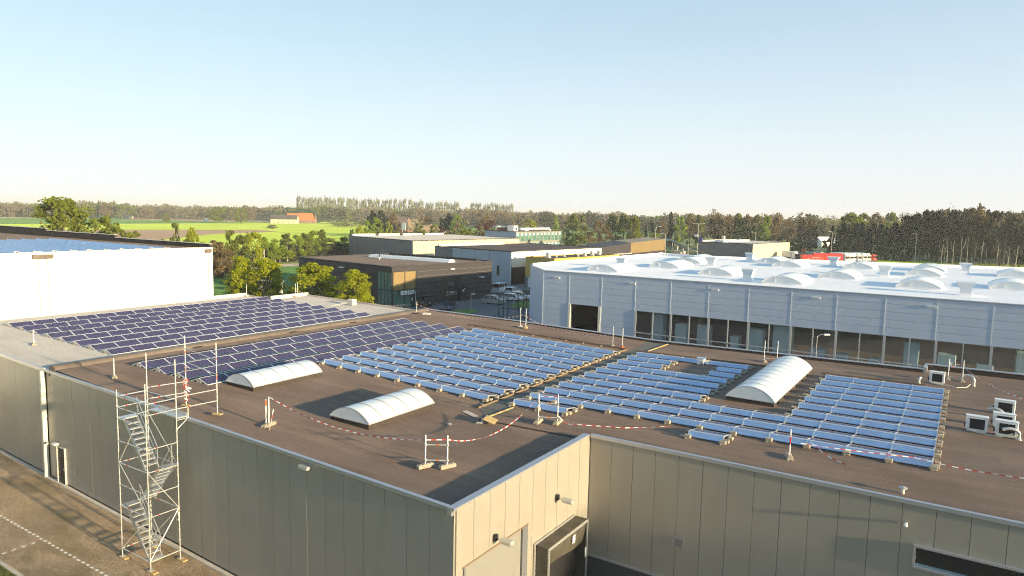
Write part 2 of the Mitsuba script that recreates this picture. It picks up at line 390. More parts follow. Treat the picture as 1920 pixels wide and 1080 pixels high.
# the estate: roads, yards and lawns round the halls
struct('road', sheet([(-166.27, 49.86, 0)[:2], (-169.01, 104.47, 0)[:2], (-177.31, 124.31, 0)[:2], (-176.71, 171.64, 0)[:2], (-165.97, 161.2, 0)[:2], (-169.18, 130.82, 0)[:2], (-163.5, 113, 0)[:2], (-154.85, 94.34, 0)[:2], (-147.72, 44.19, 0)[:2]], 0.06), 'm_sandroad')
struct('lawn', sheet([(-154.94, 90.51, 0)[:2], (-163.5, 113, 0)[:2], (-170.94, 148.01, 0)[:2], (-128.26, 111.01, 0)[:2], (-110.52, 90.33, 0)[:2], (-117.59, 78.91, 0)[:2], (-127.29, 74.26, 0)[:2]], 0.05), 'm_lawn')
struct('yard', sheet([(-116.9, 78.45, 0)[:2], (-110.52, 90.33, 0)[:2], (-126.58, 112.74, 0)[:2], (-95.61, 133.86, 0)[:2], (-91.12, 153.29, 0)[:2], (-57, 150), (-48, 88), (30, 88), (30, 57.5), (-60, 57.5), (-66, 55.5), (-69, 51)], 0.04), 'm_yard')
struct('road', sheet([(-60, 300), (40, 300), (40, 340), (-60, 330), (-120, 300), (-120, 180), (-85, 180)], 0.05), 'm_asphalt')
struct('lawn', sheet([(-73.71, 94.66, 0)[:2], (-73.75, 100.1, 0)[:2], (-70.86, 99.02, 0)[:2], (-69.83, 95.56, 0)[:2], (-70.33, 91.77, 0)[:2]], 0.09), 'm_lawn')
struct('lawn', sheet([(-70.23, 107.23, 0)[:2], (-72.36, 114.82, 0)[:2], (-71.54, 122.65, 0)[:2], (-65.58, 112.52, 0)[:2], (-67.71, 106.58, 0)[:2]], 0.09), 'm_lawn')


def fy(x):
    """The long front of the halls, seen at the left of the picture."""
    return 18.5 - (x + 14.2) * 0.0445


struct('pavement', sheet([(-110, fy(-110) + 0.3), (-110, 13.62), (-12, 13.5), (10, 13.5), (40, 10), (40, 29.2), (-13.9, 29.2), (-13.9, fy(-14.2) + 0.3)], 0.0), 'm_paving')
struct('kerb', join([box(-110, -12, 13.42, 13.6, -0.02, 0.07)]), 'm_concrete')
struct('verge', sheet([(-110, 13.5), (-110, 4), (-12, 4), (-12, 13.5)], 0.02), 'm_verge')
struct('plinth_strip', join([beam((-110, fy(-110) - 0.12, 0.03), (-14.3, fy(-14.3) - 0.12, 0.03), 0.22, 0.09)]), 'm_concrete')
line = thing('parking_line', 'row of white bricks set in the brown brick pavement in front of the scaffold tower', 'parking line')
for i in range(34):
    x = -43.6 + i * 0.42
    obj('white_brick', slab(x, x + 0.2, 15.72 + 0.01 * (i % 3), 15.83 + 0.01 * (i % 3), -0.03, 0.036), 'm_white', line)
line = thing('parking_line', 'short dashes of white brick crossing the brown pavement at the left edge', 'parking line')
for i in range(5):
    y = 15.72 - 0.42 * i - 0.3
    obj('white_brick', slab(-38.3, -38.2, y - 0.2, y, -0.03, 0.036), 'm_white', line)
rng = random.Random(4)
v, f = [], []
for i in range(2600):
    x, y = rng.uniform(-46, -33), rng.uniform(11.8, 13.4)
    h, a = rng.uniform(0.06, 0.22), rng.uniform(0, 6.28)
    c, s = math.cos(a) * 0.02, math.sin(a) * 0.02
    n = len(v)
    v += [[x - c, y - s, 0.02], [x + c, y + s, 0.02], [x + rng.uniform(-.08, .08), y + rng.uniform(-.08, .08), h]]
    f.append([n, n + 1, n + 2])
tag(obj('grass', (np.array(v), np.array(f)), LEAF['olive']), 'rough grass of the verge behind the pavement kerb', 'grass', kind='stuff')

# ---------------------------------------------------------------- the roof heights
RX, RZ = [-46.2, -35.0, -21.3, 0.0, 30.0], [6.97, 6.86, 6.52, 6.79, 7.12]


def zr(x, y=None):
    return np.interp(x, RX, RZ)


def zr1(x, y=None):
    return np.interp(x, [-110, -63.7, -46.4], [7.75, 7.15, 6.80])


# ---------------------------------------------------------------- the brown roofed hall
hall = thing('flat_roofed_hall', 'flat roofed grey clad hall under the brown felt roof with the blue solar rows', 'building')
BRK = [-35.0, -21.3, 0.0]
wallk = obj('wall', join([prism([(-46.9, fy(-46.9) + 0.16), (-14.14, fy(-14.14) + 0.16), (-14.14, 28.82), (40, 28.82), (40, 29.02), (-14.34, 29.02), (-14.34, fy(-14.34) + 0.36), (-46.9, fy(-46.9) + 0.36)], 0, 6.45),
                          box(-46.2, -1.9, 55.32, 55.5, 0, 6.2), box(-1.9, 40, 56.6, 56.8, 0, 6.4)]), 'm_joint', hall)
rng = random.Random(2)
# felt sheets, one metre wide, lapped one over the other
ROOF = sg.Polygon([(-46.0, fy(-46.0) + 0.1), (-14.12, fy(-14.12) + 0.1), (-14.12, 28.85), (40, 28.85), (40, 56.7), (-1.85, 56.7), (-1.85, 55.4), (-46.0, 55.4)])
roof = hall + '__roof'
HOLD.add(roof)
y = 18.0
i = 0
while y < 57:
    xs = [-46.1, *sorted(rng.uniform(-40, 36) for _ in range(rng.choice((2, 3)))), 40.1]
    for a, b in zip(xs[:-1], xs[1:]):
        g = ROOF.intersection(sg.box(a, y, b, y + 1.06))
        if not g.is_empty and g.area > 0.05:
            lift = 0.004 * (int(y) % 3)
            for q in getattr(g, 'geoms', [g]):
                if q.geom_type == 'Polygon' and q.area > 0.05:
                    obj('felt_sheet', sheet(q, lambda X, Y, L=lift: zr(X) + L, [k for k in BRK if a < k < b]), rng.choice(('m_felt_brown', 'm_felt_brown_b')), roof)
        i += 1
    y += 1.0


def cladding(holder, p0, p1, z0, z1, w, mats, holes=(), gap=0.004, t=0.04, seed=1):
    """Upright panels side by side from p0 to p1 (seen from outside with p0 at the left); holes are (s0, s1, z0, z1) along the run."""
    r = random.Random(seed)
    p0, p1 = np.array(p0, float), np.array(p1, float)
    d = p1 - p0
    L = np.linalg.norm(d); d = d / L
    nrm = np.array([d[1], -d[0]])
    n = max(1, round(L / w))
    for k in range(n):
        s0, s1 = L * k / n + gap, L * (k + 1) / n - gap
        parts = [(s0, s1, z0, z1)]
        for h in holes:
            nx = []
            for a in parts:
                if h[1] <= a[0] or h[0] >= a[1] or h[3] <= a[2] or h[2] >= a[3]:
                    nx.append(a); continue
                if a[3] > h[3]: nx.append((a[0], a[1], h[3], a[3]))
                if a[2] < h[2]: nx.append((a[0], a[1], a[2], h[2]))
                za, zb = max(a[2], h[2]), min(a[3], h[3])
                if a[0] < h[0]: nx.append((a[0], h[0], za, zb))
                if a[1] > h[1]: nx.append((h[1], a[1], za, zb))
            parts = nx
        push = r.uniform(-0.003, 0.003)
        for a in parts:
            if a[1] - a[0] < 0.02 or a[3] - a[2] < 0.02: continue
            q = [p0 + d * a[0] - nrm * 0.02, p0 + d * a[1] - nrm * 0.02, p0 + d * a[1] + nrm * (t + push), p0 + d * a[0] + nrm * (t + push)]
            e = 0.005
            q2 = [q[0], q[1], q[2] - d * e, q[3] + d * e]
            obj('panel', (np.array([[*u, a[2]] for u in q[:2]] + [[*u, a[2]] for u in q2[2:]] + [[*u, a[3]] for u in q[:2]] + [[*u, a[3]] for u in q2[2:]]), BOXF), mats[r.randrange(len(mats))], holder)


CL = ['m_clad', 'm_clad', 'm_clad_b']
PL, PR = (-46.95, fy(-46.95) + 0.08), (-14.16, fy(-14.16) + 0.08)
cladding(wallk, PL, PR, 0.12, 6.78, 1.12, CL, seed=3)
DOOR1 = (0.42, 4.72, 0.0, 4.5)      # the sectional door on the sunlit end wall, measured from its near corner
DOCK = (5.3, 8.85, 0.0, 3.45)
cladding(wallk, (-14.14, fy(-14.14) + 0.1), (-14.14, 28.82), 0.12, 6.84, 1.06, CL, holes=[DOOR1], seed=4)
WIN = (13.28, 20.0, 4.52, 5.30)
cladding(wallk, (-14.05, 28.82), (36, 28.82), 1.08, 6.78, 1.07, CL, holes=[WIN], seed=5)
obj('plinth', box(-14.05, 36, 28.70, 28.80, 0, 1.03), 'm_plinth', wallk, label='dark concrete plinth below the grey panels')
obj('plinth_rail', box(-14.05, 36, 28.66, 28.82, 1.03, 1.08), 'm_trim', wallk)
# edge trims of the roof
tr = [('edge_trim', [(-46.95, fy(-46.95), 6.83), (-14.10, fy(-14.10), 6.83)], 0.18, 0.14, 'm_trim'),
      ('edge_trim', [(-14.04, 28.78, 6.83), (36, 28.78, 6.94)], 0.18, 0.15, 'm_trim')]
for n, (p, q), w, h, m in tr:
    obj(n, beam(p, q, w, h), m, roof)
obj('edge_trim', profile([(-14.36, 6.60), (-14.18, 6.60), (-14.18, 6.845), (-14.06, 6.845), (-14.06, 6.90), (-14.36, 6.90)], fy(-14.1) - 0.1, 28.66, 'y'), 'm_trim', roof, label='raised roof edge above the sunlit end wall')
pb = [(-46.2, 7.06), (-35, 6.97), (-21.3, 6.72), (-1.9, 7.02)]
for (xa, za), (xb, zb) in zip(pb[:-1], pb[1:]):
    obj('parapet', beam((xa, 55.42, za - 0.42), (xb, 55.42, zb - 0.42), 0.22, 0.80), 'm_kerb_dark', roof)
    obj('parapet_cap', beam((xa, 55.44, za + 0.0), (xb, 55.44, zb + 0.0), 0.34, 0.05), 'm_trim', roof)
obj('parapet', beam((-1.7, 56.72, 6.75), (36, 56.72, 7.1), 0.22, 0.74), 'm_kerb_dark', roof)
obj('parapet_cap', beam((-1.85, 56.74, 7.15), (36, 56.74, 7.5), 0.34, 0.05), 'm_trim', roof)
obj('parapet', box(-1.9, -1.7, 55.35, 56.85, 6.5, 7.13), 'm_trim', roof)
# the kerb between the two roofs: a rounded felt upstand with a dark flank
th = np.linspace(0, math.pi, 9)
prof = [(-46.55 + 0.42 * (1 - math.cos(t)) * 1.0, 6.72 + 0.12 + 0.36 * math.sin(t)) for t in th]
obj('kerb', profile([(-46.6, 6.5)] + prof + [(-45.7, 6.5)], fy(-46.2) + 0.05, 55.2, 'y'), 'm_kerb', roof, smooth=40, label='rounded brown felt kerb between the two roofs')
for y0 in (29.0, 37.5, 44.2):
    obj('kerb_outlet', box(-45.78, -45.68, y0, y0 + 0.7, 6.98, 7.05), 'm_black', roof)
# the valley strip and its ducts, between the two blue arrays
VAL = sg.Polygon([(-21.5, 30.2), (-19.9, 28.7), (-19.7, 31.2), (-20.25, 31.4), (-20.1, 55.2), (-21.9, 55.2), (-21.55, 50), (-21.4, 34)])
obj('valley_sheet', sheet(VAL, lambda X, Y: zr(X) + 0.02, [-21.3]), 'm_felt_valley', roof)
duct = thing('cable_duct', 'brown open cable duct running along the ends of the left blue rows', 'cable duct')
obj('tray', join([beam((-21.40, 30.0, 6.60), (-21.90, 50.6, 6.60), 0.05, 0.09), beam((-21.58, 30.0, 6.585), (-22.08, 50.6, 6.585), 0.04, 0.06)]), 'm_duct', duct)
for k in range(13):
    t = (k + 0.3) / 13
    x, yy = -21.35 - 0.5 * t, 30.0 + 20.6 * t
    obj('bracket', cbox((x - 0.14, yy, 6.66), (0.16, 0.07, 0.05)), 'm_block', duct)
obj('duct_cover', sheet([(-21.75, 29.0), (-20.6, 28.55), (-20.5, 28.85), (-21.7, 29.35)], 6.56), 'm_concrete', duct, label='pale cover plates at the near end of the duct')
t = thing('batten', 'yellow wooden batten lying along the valley near the front right row', 'batten')
for k in range(3):
    obj('piece', beam((-20.06 + 0.03 * k, 28.75 + 0.85 * k, 6.58), (-20.03 + 0.03 * k, 29.55 + 0.85 * k, 6.58), 0.08, 0.07), 'm_wood', t)
t = thing('batten', 'yellow batten along the valley strip by the far dark parapet', 'batten')
obj('piece', beam((-20.35, 51.2, 6.58), (-20.15, 55.0, 6.60), 0.12, 0.06), 'm_wood', t)
t = thing('felt_seam', 'raised dark lap seam of felt crossing the brown roof by the inner corner', 'roof seam')
obj('lap', join([beam((-20.2, 28.42, zr(-20.2) + 0.02), (-14.2, 28.62, zr(-14.2) + 0.02), 0.10, 0.05)]), 'm_kerb_dark', t)

# end wall fittings
sd = thing('sectional_door', 'grey ribbed sectional door low in the sunlit end wall', 'door')
y0 = fy(-14.14) + 0.1
for k in range(9):
    za = 0.02 + 0.498 * k
    obj('door_section', box(-14.30, -14.24, y0 + 0.5, y0 + 4.30, za, za + 0.483), 'm_door_grey', sd)
obj('jamb', join([box(-14.30, -14.05, y0 + 4.32, y0 + 4.72, 0, 4.5), box(-14.30, -14.05, y0 + 0.42, y0 + 0.5, 0, 4.5)]), 'm_grey_clad', sd)
obj('lintel_trim', box(-14.10, -14.06, y0 + 0.36, y0 + 4.78, 4.5, 4.54), 'm_duct', sd)
ds = thing('dock_shelter', 'brown dock shelter with a hanging curtain beside the inner corner', 'loading dock')
ya, yb, xo = y0 + 5.32, y0 + 8.84, -13.42
obj('roof_flap', box(-14.05, xo, ya, yb, 3.36, 3.42), 'm_curtain', ds)
obj('front_frame', join([box(xo - 0.02, xo + 0.05, ya, yb, 3.32, 3.41), box(xo - 0.02, xo + 0.05, ya, ya + 0.06, 0, 3.32), box(xo - 0.02, xo + 0.05, yb - 0.06, yb, 0, 3.32)]), 'm_alu', ds)
obj('wall_frame', join([box(-14.06, -14.00, ya - 0.08, ya - 0.02, 0, 3.48), box(-14.06, -14.0, ya - 0.08, yb + 0.02, 3.43, 3.48)]), 'm_alu', ds)
for q_ in (ya, yb - 0.05):
    obj('side_flap', box(-14.0, xo, q_, q_ + 0.05, 0, 3.35), 'm_curtain', ds)
cv = []
N = 14
for k in range(N + 1):
    s = k / N
    yy = ya + 0.10 + (yb - ya - 0.2) * s
    cv += [[xo + 0.0, yy, 3.29], [xo - 0.06 - 0.03 * math.sin(9 * s), yy, 2.85], [xo - 0.14 - 0.05 * math.sin(7 * s + 1), yy, 2.42 + 0.10 * math.sin(5 * s)]]
cf = []
for k in range(N):
    for j in range(2):
        a = 3 * k + j
        cf += [[a, a + 1, a + 4], [a, a + 4, a + 3]]
obj('curtain', (np.array(cv), np.array(cf)), 'm_curtain', ds, smooth=True)
obj('dock_opening', box(-14.0, -13.9, ya + 0.1, yb - 0.1, 0, 3.2), 'm_black', ds)
obj('notice', box(xo + 0.051, xo + 0.056, y0 + 7.35, y0 + 7.58, 2.85, 3.2), 'm_white_paint', ds)
obj('reflector', box(xo + 0.051, xo + 0.08, yb - 0.28, yb - 0.18, 1.75, 2.2), 'm_white_paint', ds)
for n, (yy, zz) in enumerate(((y0 + 2.34, 4.91), (y0 + 7.07, 4.88))):
    fl = thing('flood_light', ('pale flood light on a short arm above the sectional door', 'pale flood light on a short arm above the dock shelter')[n], 'lamp', 'flood lights on the sunlit end wall')
    obj('mount', cham(-14.06, -13.95, yy - 0.09, yy + 0.09, zz - 0.12, zz + 0.12, 0.02), 'm_black', fl)
    obj('arm', tube((-13.95, yy, zz), (-13.78, yy, zz - 0.02), 0.022), 'm_alu', fl)
    obj('housing', cham(-13.80, -13.24, yy - 0.13, yy + 0.13, zz - 0.12, zz + 0.06, 0.05), 'm_zinc', fl)
    obj('lens', box(-13.72, -13.3, yy - 0.1, yy + 0.1, zz - 0.13, zz - 0.121), 'm_lamp_glass', fl)

# window strip, grille and small lamp of the right wall
xw0 = -14.05 + WIN[0]
w = hall + '__window'
HOLD.add(w)
obj('frame', join([box(xw0 - 0.06, 6, 28.62, 28.80, 5.25, 5.32), box(xw0 - 0.06, 6, 28.62, 28.80, 4.46, 4.53), box(xw0 - 0.06, xw0 + 0.03, 28.62, 28.80, 4.53, 5.25)]), 'm_trim', w)
obj('glazing', box(xw0 + 0.03, 6, 28.80, 28.82, 4.53, 5.25), 'm_glass_dark', w)
obj('inner_sill', box(xw0 + 0.05, 6, 28.74, 28.80, 4.53, 4.60), 'm_canopy', w)
g = obj('grille', join([box(-9.87, -9.38, 28.70, 28.76, 2.67, 2.70), box(-9.87, -9.38, 28.70, 28.76, 3.05, 3.08), box(-9.87, -9.84, 28.70, 28.76, 2.70, 3.05), box(-9.41, -9.38, 28.70, 28.76, 2.70, 3.05)]), 'm_trim', hall)
for k in range(5):
    obj('louvre', cbox((-9.625, 28.735, 2.74 + 0.07 * k), (0.42, 0.03, 0.05), 0.5, 'x'), 'm_clad', g)
wl = thing('wall_lamp', 'small white round lamp on the shaded grey wall above the window strip', 'lamp')
obj('body', tube((-1.12, 28.76, 6.03), (-1.12, 28.6, 6.03), 0.06, 10), 'm_zinc', wl)
obj('globe', cham(-1.19, -1.05, 28.46, 28.6, 5.96, 6.10, 0.04), 'm_white_paint', wl)
wl = thing('wall_light_box', 'oblong wall light box near the top of the left grey wall', 'lamp')
obj('housing', cham(-22.3, -21.75, fy(-22.0) - 0.24, fy(-22.0) + 0.06, 6.46, 6.60, 0.02), 'm_zinc', wl)
obj('diffuser', box(-22.25, -21.8, fy(-22.0) - 0.21, fy(-22.0) - 0.04, 6.44, 6.459), 'm_lamp_glass', wl)

# downpipe, door and lamp on the left wall
px_ = -47.1
dp = thing('downpipe', 'pale square downpipe lit by the sun where the two halls meet', 'downpipe')
obj('pipe', box(px_ - 0.07, px_ + 0.09, fy(px_) - 0.26, fy(px_) - 0.02, 0.05, 6.75), 'm_trim_cream', dp)
for k in range(8):
    z = 0.5 + 0.85 * k
    obj('pipe_clip', box(px_ - 0.09, px_ + 0.11, fy(px_) - 0.28, fy(px_), z, z + 0.05), 'm_zinc', dp)
dd = thing('steel_door', 'dark personnel door in a pale frame on the left grey wall', 'door')
fx = fy(-45.2)
obj('leaf', box(-45.55, -44.72, fx - 0.06, fx, 0.03, 2.28), 'm_black', dd)
obj('frame', join([box(-45.60, -45.55, fx - 0.12, fx + 0.02, 0, 2.33), box(-44.72, -44.68, fx - 0.09, fx + 0.02, 0, 2.33), box(-45.55, -44.72, fx - 0.09, fx + 0.02, 2.28, 2.33)]), 'm_zinc', dd)
obj('handle', tube((-44.86, fx - 0.10, 1.05), (-44.74, fx - 0.10, 1.05), 0.015), 'm_alu', dd)
wl = thing('door_lamp', 'white lamp over the dark personnel door', 'lamp')
obj('head', cham(-45.62, -45.2, fx - 0.38, fx - 0.10, 2.46, 2.58, 0.04), 'm_white_paint', wl)
obj('bracket', tube((-45.4, fx, 2.52), (-45.4, fx - 0.2, 2.52), 0.025), 'm_alu', wl)

# ---------------------------------------------------------------- the grey roofed hall at the left
h2 = thing('grey_roofed_hall', 'low hall with a pale grey felt roof and purple solar tents at the left', 'building')
w2 = obj('wall', join([prism([(-110, fy(-110) + 0.16), (-47.0, fy(-47) + 0.16), (-47.0, fy(-47) + 0.3), (-110, fy(-110) + 0.3)], 0, 6.7), box(-67.4, -67.2, 22, 49.4, 0, 6.9), box(-63.4, -63.2, 49.4, 54.5, 0, 6.9), box(-63.3, -46.5, 54.3, 54.5, 0, 6.5)]), 'm_joint', h2)
cladding(w2, (-75.2, fy(-75.2) + 0.08), (-47.25, fy(-47.25) + 0.08), 0.12, 6.72, 1.12, CL, seed=8)
R2 = sg.Polygon([(-67.3, fy(-67.3) + 0.1), (-46.35, fy(-46.35) + 0.1), (-46.35, 54.4), (-63.3, 54.4), (-63.3, 49.5), (-67.3, 49.5)])
roof2 = h2 + '__roof'
HOLD.add(roof2)
y, i = 18.5, 0
while y < 55:
    for a, b in ((-70, -58.3), (-58.3, -46)):
        g = R2.intersection(sg.box(a, y, b, y + 1.06))
        if not g.is_empty and g.area > 0.05:
            obj('felt_sheet', sheet(g, lambda X, Y, L=0.004 * (int(y) % 3): zr1(X) + L, [-63.7]), 'm_felt_grey', roof2)
        i += 1
    y += 1.0
obj('edge_trim', beam((-75, fy(-75), 7.0), (-47.0, fy(-47), 6.82), 0.20, 0.2), 'm_trim', roof2)
for ya_, yb_ in ((21.5, 30.2), (30.2, 39.6), (39.6, 49.3)):
    obj('parapet', box(-67.5, -67.28, ya_, yb_ - 0.02, 6.9, 7.55), 'm_trim_cream', roof2)
obj('parapet', box(-67.3, -63.5, 49.3, 49.5, 6.9, 7.30), 'm_felt_grey', roof2)
obj('parapet', box(-63.5, -63.28, 49.5, 54.6, 6.9, 7.5), 'm_trim_cream', roof2)
obj('parapet', beam((-63.28, 54.45, 7.12), (-46.4, 54.45, 6.85), 0.22, 0.3), 'm_felt_grey', roof2)

# ---------------------------------------------------------------- solar rows
ML, MW, TILT = 1.63, 0.86, math.radians(18)


def tilted(sgn):
    """One framed module lying from the ridge (x = 0) down towards sgn * x, length along y: (frame, cell glass with uv)."""
    s, c = math.sin(TILT), math.cos(TILT)

    def P(u, y, h):
        return [sgn * (u * c + h * s), y, -u * s + h * c]

    def bar(u0, u1, y0, y1, h0, h1):
        v = np.array([P(u, y, h) for h in (h0, h1) for u, y in ((u0, y0), (u1, y0), (u1, y1), (u0, y1))])
        return v, BOXF if sgn > 0 else BOXF[:, ::-1]
    e = 0.029
    fr = join([bar(0, e, 0, ML, -0.035, 0.004), bar(MW - e, MW, 0, ML, -0.035, 0.004), bar(e, MW - e, 0, e, -0.035, 0.004), bar(e, MW - e, ML - e, ML, -0.035, 0.004), bar(e, MW - e, e, ML - e, -0.03, -0.006)])
    gv = np.array([P(u, y, 0.0) for u, y in ((e, e), (MW - e, e), (MW - e, ML - e), (e, ML - e))])
    uv = np.array([[0, 0], [0, 6], [10, 6], [10, 0]], float)
    gf = np.array([[0, 1, 2], [0, 2, 3]]) if sgn > 0 else np.array([[0, 2, 1], [0, 3, 2]])
    return mikit.ply(fr, 'm_frame'), mikit.ply((gv, gf), 'm_cells', uv=uv)


FRONT, REAR = tilted(1), tilted(-1)


def tent_row(label, x, y, n, zroof, group):
    t = thing('solar_panel_row', label, 'solar panels', group)
    zz = zroof + 0.30
    for sgn, pr in ((1, FRONT), (-1, REAR)):
        for k in range(n):
            to = T().translate([x + sgn * 0.006, y + 1.65 * k, zz])
            m = obj('module', pr[0], None, t, to=to)
            obj('cell_glass', pr[1], None, m, to=to)
    for k in range(n + 1):
        yy = y + 1.65 * k - 0.01
        yy = min(max(yy, y + 0.02), y + 1.65 * n - 0.04)
        if 0 < k < n and k % 3:
            continue
        obj('support', join([beam((x - 0.84, yy, zz - 0.285), (x + 0.84, yy, zz - 0.285), 0.04, 0.04), tube((x, yy, zz - 0.28), (x, yy, zz - 0.04), 0.02),
                             beam((x, yy, zz - 0.055), (x + 0.80, yy, zz - 0.30), 0.03, 0.03), beam((x, yy, zz - 0.055), (x - 0.80, yy, zz - 0.30), 0.03, 0.03)]), 'm_alu', t)
    for dx in (-0.13, 0.13):
        obj('ballast_block', cham(x + dx - 0.09, x + dx + 0.09, y - 0.02, y + 0.24, zroof + 0.03, zroof + 0.16, 0.03), 'm_concrete', t)
    return t


for i in range(8):
    x = -63.706 + 2.106 * i
    end = (' farthest from the brown kerb', ' nearest to the brown kerb')[i == 7] if i in (0, 7) else f', {ORD[i]} from the white building'
    tent_row(f'row of purple solar tents on the grey roof{end}', x, 24.57, 15, zr1(x), 'rows of solar tents on the grey roof')
for i in range(4):
    x = -42.81 + 2.10 * i
    tent_row(f'row of deep blue solar tents on the brown roof, {ORD[i]} after the brown kerb', x, 23.45, 15, zr(x) + 0.03, 'rows of solar tents on the brown roof')

# the low rows with steep ribbed wind deflectors: ridge at y = 0, module falling towards +y, deflector towards -y
BT, LW = math.radians(9.5), 0.94


def low_module():
    s, c = math.sin(BT), math.cos(BT)

    def P(x, u, h):
        return [x, u * c + h * s, -u * s + h * c]

    def bar(x0, x1, u0, u1, h0, h1):
        return np.array([P(x, u, h) for h in (h0, h1) for x, u in ((x0, u0), (x1, u0), (x1, u1), (x0, u1))]), BOXF
    e = 0.03
    fr = join([bar(0, ML, 0, e, -0.035, 0.004), bar(0, ML, LW - e, LW, -0.035, 0.004), bar(0, e, e, LW - e, -0.035, 0.004), bar(ML - e, ML, e, LW - e, -0.035, 0.004), bar(e, ML - e, e, LW - e, -0.03, -0.006)])
    gv = np.array([P(x, u, 0.0) for x, u in ((e, e), (ML - e, e), (ML - e, LW - e), (e, LW - e))])
    pts = [(-0.012, 0.0)]
    for k in range(4):
        t0, t1 = k / 4, (k + 0.72) / 4
        pts += [(-0.030 - 0.115 * t0, -0.012 - 0.215 * t0), (-0.030 - 0.115 * t1, -0.012 - 0.215 * t1), (-0.014 - 0.115 * (t1 + 0.02), -0.016 - 0.215 * (t1 + 0.02))]
    pts += [(-0.145, -0.236), (-0.19, -0.242)]
    pts = np.array(pts)
    v = np.vstack([np.column_stack([np.full(len(pts), x), pts]) for x in (0.0, ML)])
    n = len(pts)
    f = np.array([q for k in range(n - 1) for q in ([k, k + 1, n + k + 1], [k, n + k + 1, n + k])])
    lip = box(0, ML, -0.030, 0.012, -0.014, 0.014)
    return mikit.ply(fr, 'm_frame'), mikit.ply((gv, np.array([[0, 1, 2], [0, 2, 3]])), 'm_cells', uv=np.array([[0, 0], [10, 0], [10, 6], [0, 6]], float)), mikit.ply((v, f), 'm_deflector'), mikit.ply(lip, 'm_frame')


LOW = low_module()
RAIL = mikit.ply(box(-0.02, 0.02, -0.55, 1.12, -0.285, -0.245), 'm_alu')
CLIP = mikit.ply(join([box(-0.03, 0.03, -0.42, -0.16, -0.245, -0.20), box(-0.02, 0.02, 0.93, 1.02, -0.245, -0.195), beam((0, -0.03, 0.0), (0, -0.165, -0.235), 0.035, 0.02)]), 'm_alu')
PLATE = mikit.ply(profile([(-0.15, -0.26), (0.02, 0.0), (0.93, -0.155), (0.93, -0.19), (0.12, -0.055), (-0.02, -0.25)], -0.004, 0.004, 'x'), 'm_alu')


def block(key, x, y, z, sx, sy, sz):
    obj('ballast_block', cham(x - sx * .42, x + sx * .42, y - sy / 2, y + sy / 2, z, z + sz, 0.02), 'm_block', key)


def low_row(label, x, y, n, group, front=False, left=True, right=True, zf=None, plates=True):
    zf = zf or zr
    t = thing('solar_panel_row', label, 'solar panels', group)
    for k in range(n + 1):
        xs = x + 1.65 * k - 0.01
        ang = math.degrees(math.atan((zf(xs + 1.6) - zf(xs + 0.05)) / 1.55))
        to = T().translate([xs + 0.01, y, float(zf(xs + 0.02)) + 0.305]).rotate([0, 1, 0], -ang)
        if k < n:
            m = obj('module', LOW[0], None, t, to=to)
            obj('cell_glass', LOW[1], None, m, to=to)
            d = obj('wind_deflector', LOW[2], None, t, to=to)
            obj('top_lip', LOW[3], None, d, to=to)
        to2 = T().translate([xs, y, float(zf(xs)) + 0.305])
        r = obj('rail', RAIL, None, t, to=to2)
        obj('clip', CLIP, None, r, to=to2)
        if front:
            block(t, xs + 0.05, y - 0.33, zf(xs) + 0.02, 0.36, 0.22, 0.17)
    z0, z1 = zf(x), zf(x + 1.65 * n)
    if left:
        block(t, x - 0.24, y + 0.62, z0 + 0.02, 0.34, 0.24, 0.10)
        block(t, x - 0.22, y - 0.30, z0 + 0.02, 0.30, 0.22, 0.10)
    if right:
        block(t, x + 1.65 * n + 0.16, y + 0.55, z1 + 0.02, 0.26, 0.28, 0.13)
        block(t, x + 1.65 * n + 0.14, y - 0.02, z1 + 0.02, 0.26, 0.26, 0.14)
    if plates:
        for xx in (x - 0.012, x + 1.65 * n - 0.008):
            obj('end_plate', PLATE, None, t, to=T().translate([xx, y, float(zf(xx)) + 0.305]))
    return t


for i in range(11):
    low_row(f'blue eight module row left of the valley, {ORD[i]} from the front', -35.11, 31.68 + 1.654 * i, 8, 'blue solar rows left of the valley', front=(i == 0), right=True)
G2 = 'blue solar rows right of the valley'
X2, Y2, D2 = -20.33, 31.945, 1.71


def seg(i, a, b, label, **kw):
    low_row(label, X2 + 1.65 * a, Y2 + D2 * i, b - a, G2, **kw)


seg(0, 0, 2, 'short blue solar row of two modules behind the trestle, at the valley end', front=True)
seg(0, 6, 7, 'single blue solar module standing in front of the longest row', front=True)
for i in (1, 2, 3):
    seg(i, 0, 12, f'long blue twelve module row right of the valley, {ORD[i - 1]} from the front', front=(i == 1))
for i in range(4, 8):
    seg(i, 0, 5, f'blue five module row between valley and long skylight, {ORD[i - 4]} from the front')
    seg(i, 8, 12, f'blue four module row right of the long skylight, {ORD[i - 4]} from the front')
for i in (8, 9):
    w_ = ('near', 'far')[i - 8]
    seg(i, 0, 2, f'{w_} blue pair of modules left of the gap with the small roof vent')
    seg(i, 4, 5, f'{w_} single blue module right of the gap with the small roof vent')
    seg(i, 8, 12, f'blue four module row right of the long skylight, {ORD[i - 4]} from the front')
seg(10, 0, 5, 'rearmost blue solar row between the valley and the long skylight')
seg(10, 8, 12, 'rearmost blue solar row right of the long skylight')
